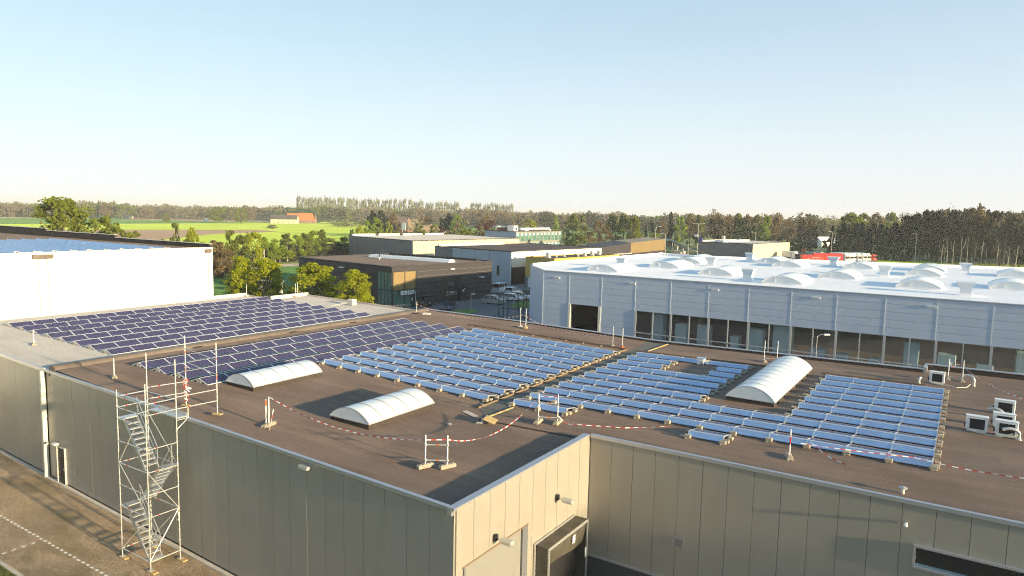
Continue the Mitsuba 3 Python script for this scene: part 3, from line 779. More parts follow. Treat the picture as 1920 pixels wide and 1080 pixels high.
# the perforated tray behind the rear rows
ct = thing('cable_tray', 'reddish perforated cable tray running behind the rear blue rows', 'cable tray')
for a, b in ((-37.4, -21.9), (-21.0, -8.9), (-7.6, -1.6)):
    obj('tray', join([beam((a, 50.6, zr(a) + 0.07), (b, 50.75, zr(b) + 0.07), 0.14, 0.05), beam((a, 50.54, zr(a) + 0.11), (b, 50.69, zr(b) + 0.11), 0.012, 0.07)]), 'm_felt_brown_b', ct)
    for k in range(int((b - a) / 1.6)):
        x = a + 0.5 + 1.6 * k
        obj('foot', cbox((x, 50.66, zr(x) + 0.03), (0.1, 0.3, 0.05)), 'm_concrete', ct)

# ---------------------------------------------------------------- skylights


def skylight(label, x0, x1, y0, y1, n, zb, hc, hv):
    t = thing('skylight', label, 'skylight', 'vaulted skylights on the brown roof')
    obj('curb', join([box(x0 + 0.06, x1 - 0.06, y0 + 0.06, y1 - 0.06, zb - 0.1, zb + hc), ]), 'm_kerb_dark', t)
    obj('curb_edge', box(x0, x1, y0, y1, zb + hc, zb + hc + 0.05), 'm_alu', t)
    z0, wd = zb + hc + 0.05, x1 - x0 - 0.06
    R = (wd * wd / 4 + hv * hv) / (2 * hv)
    a = math.asin(wd / 2 / R)
    th = np.linspace(-a, a, 17)
    xm = (x0 + x1) / 2

    def arc(r):
        return np.column_stack([xm + r * np.sin(th), z0 + hv - R + r * np.cos(th)])
    for k in range(n):
        ya, yb = y0 + 0.05 + (y1 - y0 - 0.1) * k / n, y0 + 0.05 + (y1 - y0 - 0.1) * (k + 1) / n
        o = arc(R)
        v = np.vstack([np.column_stack([o[:, 0], np.full(17, ya), o[:, 1]]), np.column_stack([o[:, 0], np.full(17, yb), o[:, 1]])])
        f = np.array([q for i in range(16) for q in ([i, i + 1, 18 + i], [i, 18 + i, 17 + i])])
        obj('vault_sheet', (v, f), 'm_opal', t, smooth=True)
    for k in range(n + 1):
        yc = y0 + 0.05 + (y1 - y0 - 0.1) * k / n
        o, q = arc(R + 0.022), arc(R - 0.01)
        pts = np.vstack([o, q[::-1]])
        obj('rib', profile([tuple(p) for p in pts], yc - 0.022, yc + 0.022, 'y'), 'm_opal_rib', t, smooth=40)
    for yc in (y0 + 0.052, y1 - 0.052):
        o = arc(R - 0.005)
        obj('end_cap', profile([tuple(p) for p in o], yc - 0.01, yc + 0.01, 'y'), 'm_opal', t)


skylight('vaulted white skylight close to the deep blue solar tents', -35.25, -32.75, 24.3, 29.35, 5, zr(-34), 0.22, 0.52)
skylight('vaulted white skylight with five ribs in the middle of the front roof', -25.95, -23.25, 23.65, 28.6, 5, zr(-24.6), 0.24, 0.55)
skylight('largest vaulted white skylight, between the blue rows at the right', -11.0, -8.25, 39.75, 50.9, 10, zr(-9.5), 0.24, 0.68)

# ---------------------------------------------------------------- barrier stands and tape


def ribbed_foot(key, x, y, z, ang, L=0.72, W=0.2, m='m_block'):
    """A recycled-plastic barrier foot: a long low block with chamfered top, slots below and ribs across."""
    pr = [(-W / 2, 0), (-W * 0.18, 0), (-W * 0.12, 0.05), (W * 0.12, 0.05), (W * 0.18, 0), (W / 2, 0), (W / 2, 0.09), (W * 0.34, 0.14), (-W * 0.34, 0.14), (-W / 2, 0.09)]
    v, f = profile(pr, -L / 2, L / 2, 'y')
    ms = [(v, f)] + [cham(-W * 0.33, W * 0.33, yy - 0.04, yy + 0.04, 0.13, 0.165, 0.012) for yy in (-L * 0.33, -L * 0.12, L * 0.12, L * 0.33)]
    v, f = join(ms)
    return obj('foot', (turn(v, ang) + [x, y, z], f), m, key)


def pole(key, x, y, z, h, bands=((0.55, 0.75, 'm_red'),), r=0.026, lean=(0, 0)):
    k = obj('pole', tube((x, y, z + 0.02), (x + lean[0], y + lean[1], z + h), r, 8), 'm_white_paint', key)
    for a, b, m in bands:
        obj('band', tube((x + lean[0] * a, y + lean[1] * a, z + h * a), (x + lean[0] * b, y + lean[1] * b, z + h * b), r + 0.003, 8), m, k)


SG = 'barrier stands at the roof edges'


def single(label, x, y, z, h, ang, m='m_block', bands=(), L=0.55):
    t = thing('barrier_stand', label, 'barrier stand', SG)
    ribbed_foot(t, x, y, z, ang, L, 0.26, m)
    pole(t, x, y, z + 0.1, h - 0.1, bands)
    return t


def trestle(label, p, q, z, h, ang, bars=(0.25, 0.8), L=0.72, fm=('m_block', 'm_block'), top=(0, 0)):
    t = thing('barrier_stand', label, 'barrier stand', SG)
    for (x, y), m in zip((p, q), fm):
        ribbed_foot(t, x, y, z, ang, L, 0.24, m)
        pole(t, x, y, z + 0.1, h - 0.1, ())
    for b in bars:
        a_, b_ = np.array([*p, z + b]), np.array([*q, z + b])
        k = obj('cross_bar', tube(a_, b_, 0.022), 'm_galv', t)
        c = a_ + (b_ - a_) * 0.55
        obj('mark', tube(c - (b_ - a_) * 0.07, c + (b_ - a_) * 0.07, 0.025), 'm_orange', k)
        obj('coupler', join([cbox(a_, (0.08, 0.08, 0.1)), cbox(b_, (0.08, 0.08, 0.1))]), 'm_galv', k)
    return t


single('white pole in a square foot on the grey roof near the left edge', -55.05, 22.75, 6.98, 1.10, 1.2)
single('white pole in a square foot on the brown roof behind the scaffold', -41.35, 21.2, 6.93, 1.15, 1.2)
t = single('barrier stand with twin poles and a loose tape end at the front roof edge', -27.35, 21.15, 6.67, 1.42, 0.25, 'm_block', ((0.3, 0.95, 'm_white_paint'),), 0.85)
pole(t, -27.47, 21.08, 6.77, 1.18, ((0.75, 0.98, 'm_orange'),))
trestle('low trestle with two cross bars on the front roof between the feet', (-17.95, 21.5), (-17.2, 22.0), 6.60, 1.36, -0.35, (0.30, 0.95))
trestle('tall trestle standing before the short blue row by the valley', (-17.4, 29.6), (-16.55, 30.05), 6.61, 1.50, 0.15, (0.30, 1.02))
single('single red and white pole in front of the longest blue row', -5.8, 31.45, 6.71, 1.30, 0.35, 'm_block', ((0.45, 0.72, 'm_red'),), 0.7)
trestle('thin white trestle at the far dark parapet nearest the courtyard cars', (-33.3, 53.0), (-32.6, 52.8), 6.84, 1.80, 0.3, (1.15,), 0.5, ('m_concrete', 'm_wood'))
trestle('white trestle with one orange foot near the far end of the valley', (-23.4, 51.3), (-22.5, 51.2), 6.57, 1.60, 0.6, (0.22,), 0.55, ('m_block', 'm_orange'))
trestle('white trestle behind the far end of the long skylight', (-11.85, 52.5), (-11.0, 52.75), 6.64, 1.62, 0.7, (0.28,), 0.5, ('m_block', 'm_red'))
t = trestle('white trestle with a torn red and white tape beside the lone fan unit', (-0.42, 53.6), (0.38, 53.6), 6.80, 1.42, 0.2, (0.25,), 0.5)
single('slim white pole at the end of the brown kerb', -45.2, 52.6, 6.96, 1.22, 0.5, 'm_rubber')
t = thing('stand_base', 'cream plastic stand base lying behind the brown kerb end', 'stand base')
ribbed_foot(t, -44.2, 52.9, 6.97, 1.9, 0.8, 0.24, 'm_trim_cream')
trestle('white trestle at the outer corner of the grey roof', (-63.1, 52.6), (-63.9, 53.6), 7.14, 1.55, 0.6, (0.6,), 0.6)
single('slim white pole at the notch in the grey roof edge', -67.05, 49.15, 7.2, 1.35, 0.4, 'm_concrete')


def tape(label, pts, sag, cell=0.22, w=0.045, group='barrier tapes strung round the roof'):
    """Red and white barrier tape: twisting strip segments hung between the points."""
    t = thing('barrier_tape', label, 'barrier tape', group)
    P = []
    for (p, q), s in zip(zip(pts[:-1], pts[1:]), sag):
        p, q = np.array(p, float), np.array(q, float)
        n = max(2, int(np.linalg.norm(q - p) / cell))
        for k in range(n):
            u = k / n
            P.append(p + (q - p) * u - np.array([0, 0, s * 4 * u * (1 - u)]))
    P.append(np.array(pts[-1], float))
    r = random.Random(len(P))
    tw = r.uniform(0, 3)
    for c, m in (('white_strip', 'm_white_paint'), ('red_strip', 'm_tape_red')):
        out = []
        for k in range(c == 'red_strip', len(P) - 1, 2):
            vs = []
            for j in (k, k + 1):
                a = 0.9 * math.sin(0.33 * j + tw) + 0.5
                vs += [P[j] + w / 2 * np.array([0.3 * math.sin(a), 0.95 * math.sin(a), math.cos(a)]), P[j] - w / 2 * np.array([0.3 * math.sin(a), 0.95 * math.sin(a), math.cos(a)])]
            v = np.array(vs)
            out.append((v, np.array([[0, 1, 3], [0, 3, 2]])))
        obj(c, join(out), m, t)
    return t


tape('barrier tape from the front edge stand over the roof past the low trestle', [(-27.3, 21.2, 8.05), (-17.95, 21.5, 7.75), (-17.2, 22.0, 7.78), (-17.4, 29.6, 7.95)], [0.55, 0.0, 0.75])
tape('loose tape end hanging from the front edge stand', [(-26.95, 21.1, 7.55), (-27.0, 21.0, 6.85), (-26.75, 20.7, 6.68)], [0.0, 0.02], 0.2)
tape('short tape between the poles of the tall trestle', [(-17.4, 29.6, 7.98), (-16.55, 30.05, 7.98)], [0.02])
tape('barrier tape falling from the tall trestle along the front of the blue row', [(-16.5, 30.05, 7.0), (-16.0, 30.1, 6.68), (-13.4, 31.2, 6.70), (-11.7, 32.6, 6.74)], [0.03, 0.0, 0.0])
tape('taut tape crossing the front right solar rows to the right edge', [(-5.4, 31.6, 7.42), (-1.2, 33.3, 7.20), (1.5, 33.4, 7.08), (6.5, 33.5, 7.4)], [0.03, 0.05, 0.05])
tape('slack tape end trailing down from the front right row', [(-5.2, 33.0, 7.12), (-4.6, 32.4, 6.95), (-3.6, 31.9, 6.78)], [0.0, 0.05])
tape('taut tape running from the lone fan unit towards the group of fan units', [(0.38, 53.6, 7.75), (2.4, 48.3, 7.55), (6.0, 43.0, 7.5)], [0.1, 0.05])
tape('torn tape fluttering at the trestle beside the lone fan unit', [(-0.42, 53.6, 8.0), (0.38, 53.6, 7.85)], [0.0], 0.2)
tape('short torn tape end at the same trestle', [(-0.42, 53.55, 8.0), (-0.1, 53.4, 7.62)], [0.0], 0.2)
tape('tape sagging along the far roof edge from the kerb end to the thin trestle', [(-45.2, 52.6, 7.95), (-33.3, 53.0, 7.9)], [0.75])
tape('tape sagging along the far roof edge from the thin trestle to the valley', [(-32.6, 52.8, 7.9), (-23.4, 51.3, 7.55)], [0.62])
tape('tape along the outer edge of the grey roof', [(-63.0, 52.7, 8.0), (-54.0, 52.4, 7.6), (-45.2, 52.6, 8.0)], [0.5, 0.35])

# ---------------------------------------------------------------- machines and small things on the roof


def fan_unit(label, x, y, z, ang, W=0.92, D=0.36, Hh=0.74):
    """An outdoor cooling unit: pale casing, dark coil on its back, a skirted base."""
    t = thing('cooling_unit', label, 'cooling unit', 'outdoor cooling units on the brown roof')

    def put(n, m, mm, p=t):
        return obj(n, (turn(m[0], ang) + [x, y, z], m[1]), mm, p)
    put('casing', cham(-W / 2, W / 2, -D / 2, D / 2, 0.08, Hh, 0.03), 'm_white_paint')
    c = put('coil', box(-W / 2 + 0.16, W / 2 - 0.13, -D / 2 - 0.006, -D / 2, 0.13, Hh - 0.10), 'm_black')
    for k in range(9):
        xx = -W / 2 + 0.19 + (W - 0.36) * k / 8
        put('wire', box(xx - 0.004, xx + 0.004, -D / 2 - 0.016, -D / 2 - 0.008, 0.13, Hh - 0.10), 'm_rubber', c)
    put('top_cover', cham(-W / 2 - 0.015, W / 2 + 0.015, -D / 2 - 0.015, D / 2 + 0.015, Hh, Hh + 0.035, 0.012), 'm_white_paint')
    put('base_rail', join([box(-W / 2 + 0.05, W / 2 - 0.05, -D / 2 - 0.05, -D / 2 + 0.03, 0, 0.08), box(-W / 2 + 0.05, W / 2 - 0.05, D / 2 - 0.03, D / 2 + 0.05, 0, 0.08)]), 'm_trim_cream')
    put('valve_cover', cham(-W / 2 - 0.06, -W / 2, -0.08, 0.12, 0.15, 0.36, 0.02), 'm_rubber')


fan_unit('white cooling unit alone by the far right trestle', -1.0, 52.0, zr(-1) + 0.02, 0.0, 0.86)
fan_unit('white cooling unit standing apart at the left of its group of four', 1.05, 41.05, zr(1) + 0.02, 0.0)
fan_unit('white cooling unit hindmost in the group of four', 2.35, 45.75, zr(2.3) + 0.02, 0.0)
fan_unit('white cooling unit partly hidden behind the nearest one of the group', 2.2, 42.45, zr(2.2) + 0.02, 0.0)
fan_unit('nearest white cooling unit of the group, at the right border', 2.25, 40.9, zr(2.2) + 0.02, 0.0)
t = thing('cooling_unit', 'small beige cooling unit with a pale duct on the grey roof', 'cooling unit', 'outdoor cooling units on the brown roof')
obj('casing', cham(-54.85, -54.1, 52.6, 53.2, 6.99, 7.62, 0.03), 'm_trim_cream', t)
obj('coil', box(-54.72, -54.25, 52.592, 52.60, 7.1, 7.5), 'm_zinc', t)
obj('duct', path([(-54.9, 52.6, 7.2), (-55.3, 51.8, 7.1), (-55.6, 51.0, 7.0), (-56.6, 50.6, 6.98)], 0.06), 'm_zinc', t)


def gooseneck(label, x, y, z, h, r, dx, dy):
    t = thing('vent_pipe', label, 'vent pipe', 'bent vent pipes on the brown roof')
    pts = [(x, y, z)] + [(x + dx * (1 - math.cos(a)) / 2, y + dy * (1 - math.cos(a)) / 2, z + h * 0.55 + h * 0.45 * math.sin(a)) for a in np.linspace(0, math.pi * 0.8, 8)]
    obj('pipe', path(pts, r, 10), 'm_galv', t, smooth=50)
    obj('flange', tube((x, y, z - 0.01), (x, y, z + 0.05), r * 1.5, 10), 'm_zinc', t)


gooseneck('bent grey vent pipe behind the torn tape trestle', 1.0, 52.6, 6.80, 0.62, 0.075, -0.55, 0.55)
gooseneck('bent grey vent pipe between the hindmost cooling units', 2.25, 44.2, 6.82, 0.55, 0.08, -0.75, 0.1)
gooseneck('bent grey vent pipe at the foot of the nearest cooling unit', 2.75, 40.55, 6.82, 0.5, 0.08, -0.75, -0.1)
gooseneck('small black hooded vent pipe behind the rear right row', -1.95, 51.4, 6.78, 0.35, 0.07, 0.1, 0.2)
t = thing('hose', 'pale hose curving from the lone cooling unit past the trestle', 'hose')
obj('tube', path([(-1.3, 51.78, 6.83), (-0.6, 51.45, 6.82), (0.1, 51.35, 6.82), (0.6, 51.7, 6.83), (0.8, 52.2, 6.95)], 0.03), 'm_trim_cream', t)
t = thing('hose', 'thin pale hose on the roof between the near cooling units', 'hose')
obj('tube', path([(0.8, 40.78, 6.86), (1.6, 40.6, 6.83), (2.1, 40.55, 6.84), (2.5, 40.5, 7.1)], 0.025), 'm_trim_cream', t)
t = thing('mushroom_vent', 'small mushroom vent behind the right wall edge', 'vent pipe')
obj('stem', tube((-1.35, 29.7, 6.70), (-1.35, 29.7, 7.02), 0.06, 10), 'm_trim_cream', t)
obj('cap', join([tube((-1.35, 29.7, 7.02), (-1.35, 29.7, 7.07), 0.16, 12, 0.05), tube((-1.35, 29.7, 7.0), (-1.35, 29.7, 7.02), 0.15, 12)]), 'm_zinc', t)
t = thing('roof_vent', 'small white box vent on legs in the gap of the rear blue rows', 'roof vent')
obj('box', cham(-15.55, -15.05, 48.55, 48.95, 6.85, 7.08, 0.03), 'm_white_paint', t)
obj('lid', box(-15.6, -15.0, 48.5, 49.0, 7.08, 7.11), 'm_deflector', t)
for dx in (-15.5, -15.1):
    obj('leg', tube((dx, 48.6, 6.6), (dx, 48.6, 6.86), 0.03), 'm_white_paint', t)
obj('bracket', beam((-15.05, 48.7, 6.95), (-14.75, 48.9, 7.0), 0.06, 0.05), 'm_wood', t)
t = thing('hatch_board', 'tilted yellow board propped on a small cup by the valley end', 'board')
obj('board', (turn(turn(cbox((0, 0, 0), (0.62, 0.78, 0.03))[0], 0.32, 'y'), 0.35) + [-19.35, 28.2, 6.74], BOXF), 'm_wood', t)
obj('prop', join([tube((-19.72, 27.95, 6.55), (-19.66, 27.98, 6.8), 0.06, 8, 0.04), beam((-19.9, 27.75, 6.60), (-19.6, 27.95, 6.60), 0.06, 0.05)]), 'm_zinc', t)
t = thing('roof_outlet', 'small pale roof outlet between the middle skylight and the yellow board', 'roof outlet')
obj('dome', cham(-20.95, -20.75, 26.7, 26.9, 6.53, 6.62, 0.03), 'm_zinc', t)

# ---------------------------------------------------------------- the scaffold stair tower
sc = thing('scaffold_tower', 'tall scaffold stair tower with zigzag stairs against the left grey wall', 'scaffold')
AX, BX, Y0, Y1 = -33.30, -30.85, 17.15, 18.62
tops = {(AX, Y0): 8.3, (BX, Y0): 8.95, (BX, Y1): 9.85, (AX, Y1): 9.85}
for (x, y), top in tops.items():
    s = obj('standard', tube((x, y, 0.12), (x, y, top), 0.026, 8), 'm_galv', sc)
    obj('rosette', join([tube((x, y, z - 0.006), (x, y, z + 0.006), 0.062, 8) for z in np.arange(0.45, top - 0.1, 0.545)]), 'm_galv', s)
    obj('sticker', join([tube((x, y, z), (x, y, z + 0.09), 0.0275, 8) for z in (2.4, 5.1)]), 'm_wood', s, label='yellow inspection sticker')
    obj('base_plate', join([box(x - 0.11, x + 0.11, y - 0.11, y + 0.11, 0.055, 0.07), tube((x, y, 0.06), (x, y, 0.5), 0.02)]), 'm_zinc', s)
    obj('sole_board', box(x - 0.16, x + 0.42, y - 0.13, y + 0.13, 0.005, 0.055), 'm_wood', s)
LV = [0.45, 2.60, 4.75, 6.92]


def ledger(p, q, red=True, r=0.024):
    k = obj('ledger', tube(p, q, r), 'm_galv', sc)
    if red:
        p, q = np.array(p), np.array(q)
        c = p + (q - p) * 0.28
        obj('mark', tube(c, c + (q - p) * 0.045, r + 0.002), 'm_red', k)


for z in (0.45, 2.60, 3.67, 4.75, 5.83, 6.92, 7.45, 7.98):
    ledger((AX, Y0, z), (BX, Y0, z))
for z in (0.45, 2.60, 4.75, 6.92, 7.45, 7.98):
    ledger((AX, Y0, z), (AX, Y1, z))
for z in (0.45, 2.60, 3.67, 4.75, 5.83):
    ledger((BX, Y0, z), (BX, Y1, z), z != 0.45)
for z in (0.45, 2.60, 4.75):
    ledger((AX, Y1, z), (BX, Y1, z))
for z in (7.45, 7.98):
    ledger((BX, Y0, z), (BX, Y1, z))
for p, q in (((AX, Y0, 0.45), (BX, Y0, 2.6)), ((BX, Y0, 2.6), (AX, Y0, 4.75)), ((AX, Y0, 4.75), (AX + 1.4, Y0, 6.6)), ((BX, Y1, 2.6), (BX, Y0, 4.75)), ((BX, Y0, 0.5), (BX, Y1, 2.6)), ((AX, Y1, 2.6), (BX, Y1, 4.75)), ((BX, Y1, 4.75), (AX, Y1, 6.9)), ((AX, Y1, 0.45), (BX, Y1, 2.6))):
    obj('brace', tube(p, q, 0.021), 'm_galv', sc)


def flight(z0, z1, ya, yb, up, foot):
    """A light-metal stair between two levels; up = +1 climbs towards +x."""
    xa, xb = (AX + 0.42, BX - 0.30) if up > 0 else (BX - 0.30, AX + 0.42)
    s = obj('stair_flight', join([beam((xa, yy, z0), (xb, yy, z1), 0.035, 0.17) for yy in (ya, yb)]), 'm_alu', sc)
    n = 10
    for k in range(1, n):
        u = k / n
        obj('tread', cbox((xa + (xb - xa) * u, (ya + yb) / 2, z0 + (z1 - z0) * u), (0.20, yb - ya - 0.04, 0.035)), 'm_alu', s)
    obj('landing', cbox((xb + (0.22 if up > 0 else -0.22), (ya + yb) / 2, z1 + 0.02), (0.46, yb - ya + 0.06, 0.05)), 'm_alu', s)
    if foot:
        obj('landing', cbox((xa + (-0.14 if up > 0 else 0.14), (ya + yb) / 2, z0 + 0.02), (0.36, yb - ya + 0.06, 0.05)), 'm_alu', s)
    yh = yb
    a, b = np.array([xa, yh, z0]), np.array([xb, yh, z1])
    d = np.array([0, 0, 0.95])
    hr = [tube(a + d, b + d, 0.018), tube(a + d * 0.55, b + d * 0.55, 0.015)] + [tube(a + (b - a) * u, a + (b - a) * u + d, 0.016) for u in (0.04, 0.5, 0.96)]
    obj('handrail', join(hr), 'm_alu', s)


flight(LV[0], LV[1], Y0 + 0.08, Y0 + 0.70, -1, True)
flight(LV[1], LV[2], Y0 + 0.76, Y1 - 0.06, 1, False)
flight(LV[2], LV[3], Y0 + 0.08, Y0 + 0.70, -1, False)
obj('deck', box(AX + 0.05, BX + 0.05, Y1 + 0.05, Y1 + 0.52, 6.98, 7.03), 'm_alu', sc, label='narrow deck bridging to the roof edge')
obj('toe_board', box(AX + 0.05, BX + 0.05, Y1 + 0.5, Y1 + 0.53, 7.03, 7.16), 'm_zinc', sc)
obj('bracket', join([tube((BX, Y1, 6.9), (BX, Y1 + 0.62, 6.9), 0.022), tube((BX, Y1, 6.45), (BX, Y1 + 0.58, 6.88), 0.02), tube((BX, Y1 + 0.6, 6.88), (BX, Y1 + 0.6, 7.4), 0.022)]), 'm_galv', sc)
EX, FX, EY = -32.95, -30.35, 20.45
for x, top in ((EX, 10.5), (FX, 10.45)):
    s = obj('standard', tube((x, EY, 6.9), (x, EY, top), 0.026, 8), 'm_galv', sc)
    obj('rosette', join([tube((x, EY, z - 0.006), (x, EY, z + 0.006), 0.062, 8) for z in np.arange(7.2, top - 0.1, 0.545)]), 'm_galv', s)
    obj('sole_board', cbox((x, EY, 6.89), (0.5, 0.24, 0.05), 0.25), 'm_wood', s)
    obj('band', join([tube((x, EY, 8.6), (x, EY, 8.95), 0.028), tube((x, EY, 9.6), (x, EY, 9.7), 0.028)]), 'm_red', s)
for z in (7.55, 8.12):
    ledger((AX, Y1, z), (EX, EY, z))
    ledger((BX, Y1, z - 0.10), (FX, EY, z))
for z in (7.55, 8.12):
    obj('ledger', tube((AX, Y1, z - 0.2), (BX, Y1, z - 0.2), 0.022), 'm_galv', sc)
for z in (9.85, 9.15):
    obj('brace', tube((EX, EY, z), (FX, EY, z - 0.28), 0.02), 'm_galv', sc)
t = thing('safety_sign', 'small green and white safety sign on the right post of the tower', 'sign')
obj('plate', cham(BX - 0.06, BX + 0.06, Y1 - 0.06, Y1 - 0.03, 1.95, 2.42, 0.01), 'm_white_paint', t)
obj('stripe', box(BX - 0.045, BX + 0.045, Y1 - 0.064, Y1 - 0.061, 2.06, 2.24), LEAF['green'], t)
t = thing('barrier_tape', 'red and white barrier tape wound round the scaffold post on the roof', 'barrier tape')
r = random.Random(5)
for n, m in (('white_strip', 'm_white_paint'), ('red_strip', 'm_red')):
    ms = []
    for k in range(26):
        a, z = r.uniform(0, 6.28), 7.05 + 1.15 * r.random()
        R_ = 0.05 + 0.09 * r.random() * (1.2 if 7.4 < z < 7.9 else 0.8)
        c = np.array([EX + R_ * math.cos(a), EY + R_ * math.sin(a), z])
        u = np.array([-math.sin(a), math.cos(a), r.uniform(-1.2, 1.2)]); u /= np.linalg.norm(u)
        w_ = np.array([0, 0, 0.05]) + r.uniform(-.03, .03)
        ms.append((np.array([c - u * 0.09, c + u * 0.09, c + u * 0.10 + w_, c - u * 0.08 + w_]), np.array([[0, 1, 2], [0, 2, 3]])))
    if n == 'white_strip':
        ms.append((np.array([[EX + .05, EY - .05, 7.75], [EX + .3, EY + .1, 7.7], [EX + .33, EY + .1, 7.82], [EX + .05, EY - .05, 7.9]]), np.array([[0, 1, 2], [0, 2, 3]])))
    obj(n, join(ms), m, t)

# ---------------------------------------------------------------- the tall white building at the left
wb = thing('white_building', 'tall white flat roofed building with solar rows on top, left of the grey roof', 'building')
WX, WZ = -74.0, 12.3
obj('wall', box(-150, WX - 0.05, -6, 49.7, 0, WZ - 0.12), 'm_white', wb)
k = 0
for i in range(25):
    ya = 49.7 - 1.2 * (i + 1)
    if ya < 20: break
    obj('panel', box(WX - 0.06, WX + 0.005 * (i % 2), ya + 0.008, ya + 1.192, 0.1, WZ - 0.06), 'm_white', wb + '__wall')
obj('edge_trim', box(WX - 0.25, WX + 0.05, -6, 49.75, WZ - 0.08, WZ + 0.08), 'm_trim_cream', wb)
obj('roof', sheet([(-149.8, -5.8), (WX - 0.2, -5.8), (WX - 0.2, 49.5), (-149.8, 49.5)], WZ - 0.10), 'm_brown_roof', wb)
obj('parapet', join([box(-150, WX - 0.1, 49.45, 49.7, WZ - 0.1, WZ + 0.42), box(-150, -95, 49.45, 49.7, WZ + 0.42, WZ + 0.75), box(-150, -114, 49.45, 49.7, WZ + 0.75, WZ + 1.05)]), 'm_kerb_dark', wb)
obj('parapet_cap', join([box(-95, WX - 0.1, 49.40, 49.75, WZ + 0.42, WZ + 0.47), box(-114, -95, 49.40, 49.75, WZ + 0.75, WZ + 0.8), box(-150, -114, 49.4, 49.75, WZ + 1.05, WZ + 1.1)]), 'm_trim_cream', wb)
for y in (31.35, 32.15, 49.15):
    d_ = thing('downpipe', {31.35: 'left one of the paired downpipes on the overexposed white wall', 32.15: 'right one of the paired downpipes on the overexposed white wall', 49.15: 'single downpipe near the corner of the tall white wall'}[y], 'downpipe')
    obj('pipe', cham(WX, WX + 0.16, y - 0.10, y + 0.10, 0, WZ - 0.5, 0.03), 'm_trim_cream', d_)
for ya, yb, l in ((30.75, 32.55, 'long brown rainwater hopper above the paired downpipes'), (48.65, 49.45, 'short brown rainwater hopper near the white corner')):
    d_ = thing('rain_hopper', l, 'hopper')
    obj('box', cham(WX, WX + 0.26, ya, yb, WZ - 0.55, WZ - 0.14, 0.02), 'm_kerb', d_)


def far_low(label, x0, y, n, z):
    t = thing('solar_panel_row', label, 'solar panels', 'solar rows on the white building')
    for k in range(n):
        to = T().translate([x0 + 1.65 * k, y, z + 0.305])
        m = obj('module', LOW[0], None, t, to=to)
        obj('cell_glass', LOW[1], None, m, to=to)
        obj('wind_deflector', LOW[2], None, t, to=to)
    obj('end_plate', PLATE, None, t, to=T().translate([x0 + 1.65 * n, y, z + 0.305]))
    block(t, x0 + 1.65 * n + 0.1, y + 0.1, z + 0.02, 0.3, 0.3, 0.14)
    block(t, x0 + 1.65 * n + 0.1, y + 0.8, z + 0.02, 0.3, 0.3, 0.10)


for i in range(10):
    far_low(f'solar row on the tall white building, {ORD[i]} from its right roof edge', -74.4 - 1.65 * (16 + (i > 3) * 3 + (i > 6) * 4), 44.1 - 1.62 * i, 16 + (i > 3) * 3 + (i > 6) * 4, WZ - 0.1)

# ---------------------------------------------------------------- the white roofed hall
hh = thing('white_roofed_hall', 'long silver clad hall with a white skylight roof and a glazed strip', 'building')
HY, HZ = 86.0, 9.1
C0, C1_, C2_ = (-57.0, 93.4), (-50.35, HY), (34.0, HY)
hw = obj('wall', join([prism([C0, (-50.2, HY + 0.15), (-50.05, HY + 0.4), (-56.7, 93.7)], 0, HZ - 0.1), box(-50.2, -46.2, HY + 0.1, HY + 0.3, 0, HZ - 0.1), box(-41.3, -36.3, HY + 0.1, HY + 0.3, 0, HZ - 0.1),
                       box(-46.2, -41.3, HY + 0.1, HY + 0.3, 4.95, HZ - 0.1), box(-36.3, 34, HY + 0.1, HY + 0.3, 4.95, HZ - 0.1), prism([C0, (-56.7, 93.7), (-54.3, 141.5), (-54.6, 141.5)], 0, HZ - 0.1)]), 'm_joint', hh)
seams = [-50.35, -46.1, -41.15, -36.25] + [-36.25 + 4.87 * k for k in range(1, 15)]
PH = 0.875
for a, b in zip(seams[:-1], seams[1:]):
    for k in range(10):
        zt_ = HZ - 0.03 - PH * k
        zb_ = zt_ - PH + 0.022
        if b > -36 and zt_ < 4.95: continue
        if a == -46.1 and zt_ < 4.95: continue
        if b > -36.1 and zb_ < 4.6 or a == -46.1 and zb_ < 4.6: zb_ = max(zb_, 4.72)
        if zb_ < 0: zb_ = 0.02
        obj('panel', box(a + 0.05, b - 0.05, HY - 0.02, HY + 0.11, zb_, zt_), ('m_hall', 'm_hall', 'm_hall_b')[(k * 7 + int(a * 3)) % 3], hw)
    obj('joint_strip', box(a - 0.05, a + 0.05, HY - 0.05, HY + 0.1, 0 if a < -36 else 4.72, HZ - 0.03), 'm_zinc_white', hw)
for k in range(10):
    zt_ = HZ - 0.03 - PH * k
    v0, v1 = np.array(C0), np.array(C1_)
    obj('panel', beam((*v0, zt_ - PH / 2), (*v1, zt_ - PH / 2), 0.12, PH - 0.02), 'm_hall', hw)
obj('edge_trim', join([beam((*C1_, HZ + 0.02), (*C2_, HZ + 0.02), 0.3, 0.1), beam((*C0, HZ + 0.02), (*C1_, HZ + 0.02), 0.3, 0.1)]), 'm_trim', hh)
RP = [(-56.8, 93.6), (-50.1, HY + 0.1), (34, HY + 0.1), (34, 163), (-46, 139.6), (-54.2, 143)]
hr = obj('roof', sheet(RP, HZ - 0.06), 'm_membrane', hh)
obj('parapet', join([beam((-56.8, 93.6, 9.22), (-55.6, 118, 9.26), 0.3, 0.42), beam((-55.6, 118, 9.26), (-54.4, 142.6, 9.3), 0.3, 0.5), beam((-54.4, 142.8, 9.28), (-46, 139.8, 9.27), 0.3, 0.45), beam((-46, 139.8, 9.27), (34, 163, 9.27), 0.3, 0.48)]), 'm_membrane', hr, label='white membrane upstand along the back edges')
for x in (-38, -21, -4, 12):
    obj('membrane_weld', box(x, x + 0.08, HY + 0.3, 138, HZ - 0.055, HZ - 0.05), 'm_white', hr)
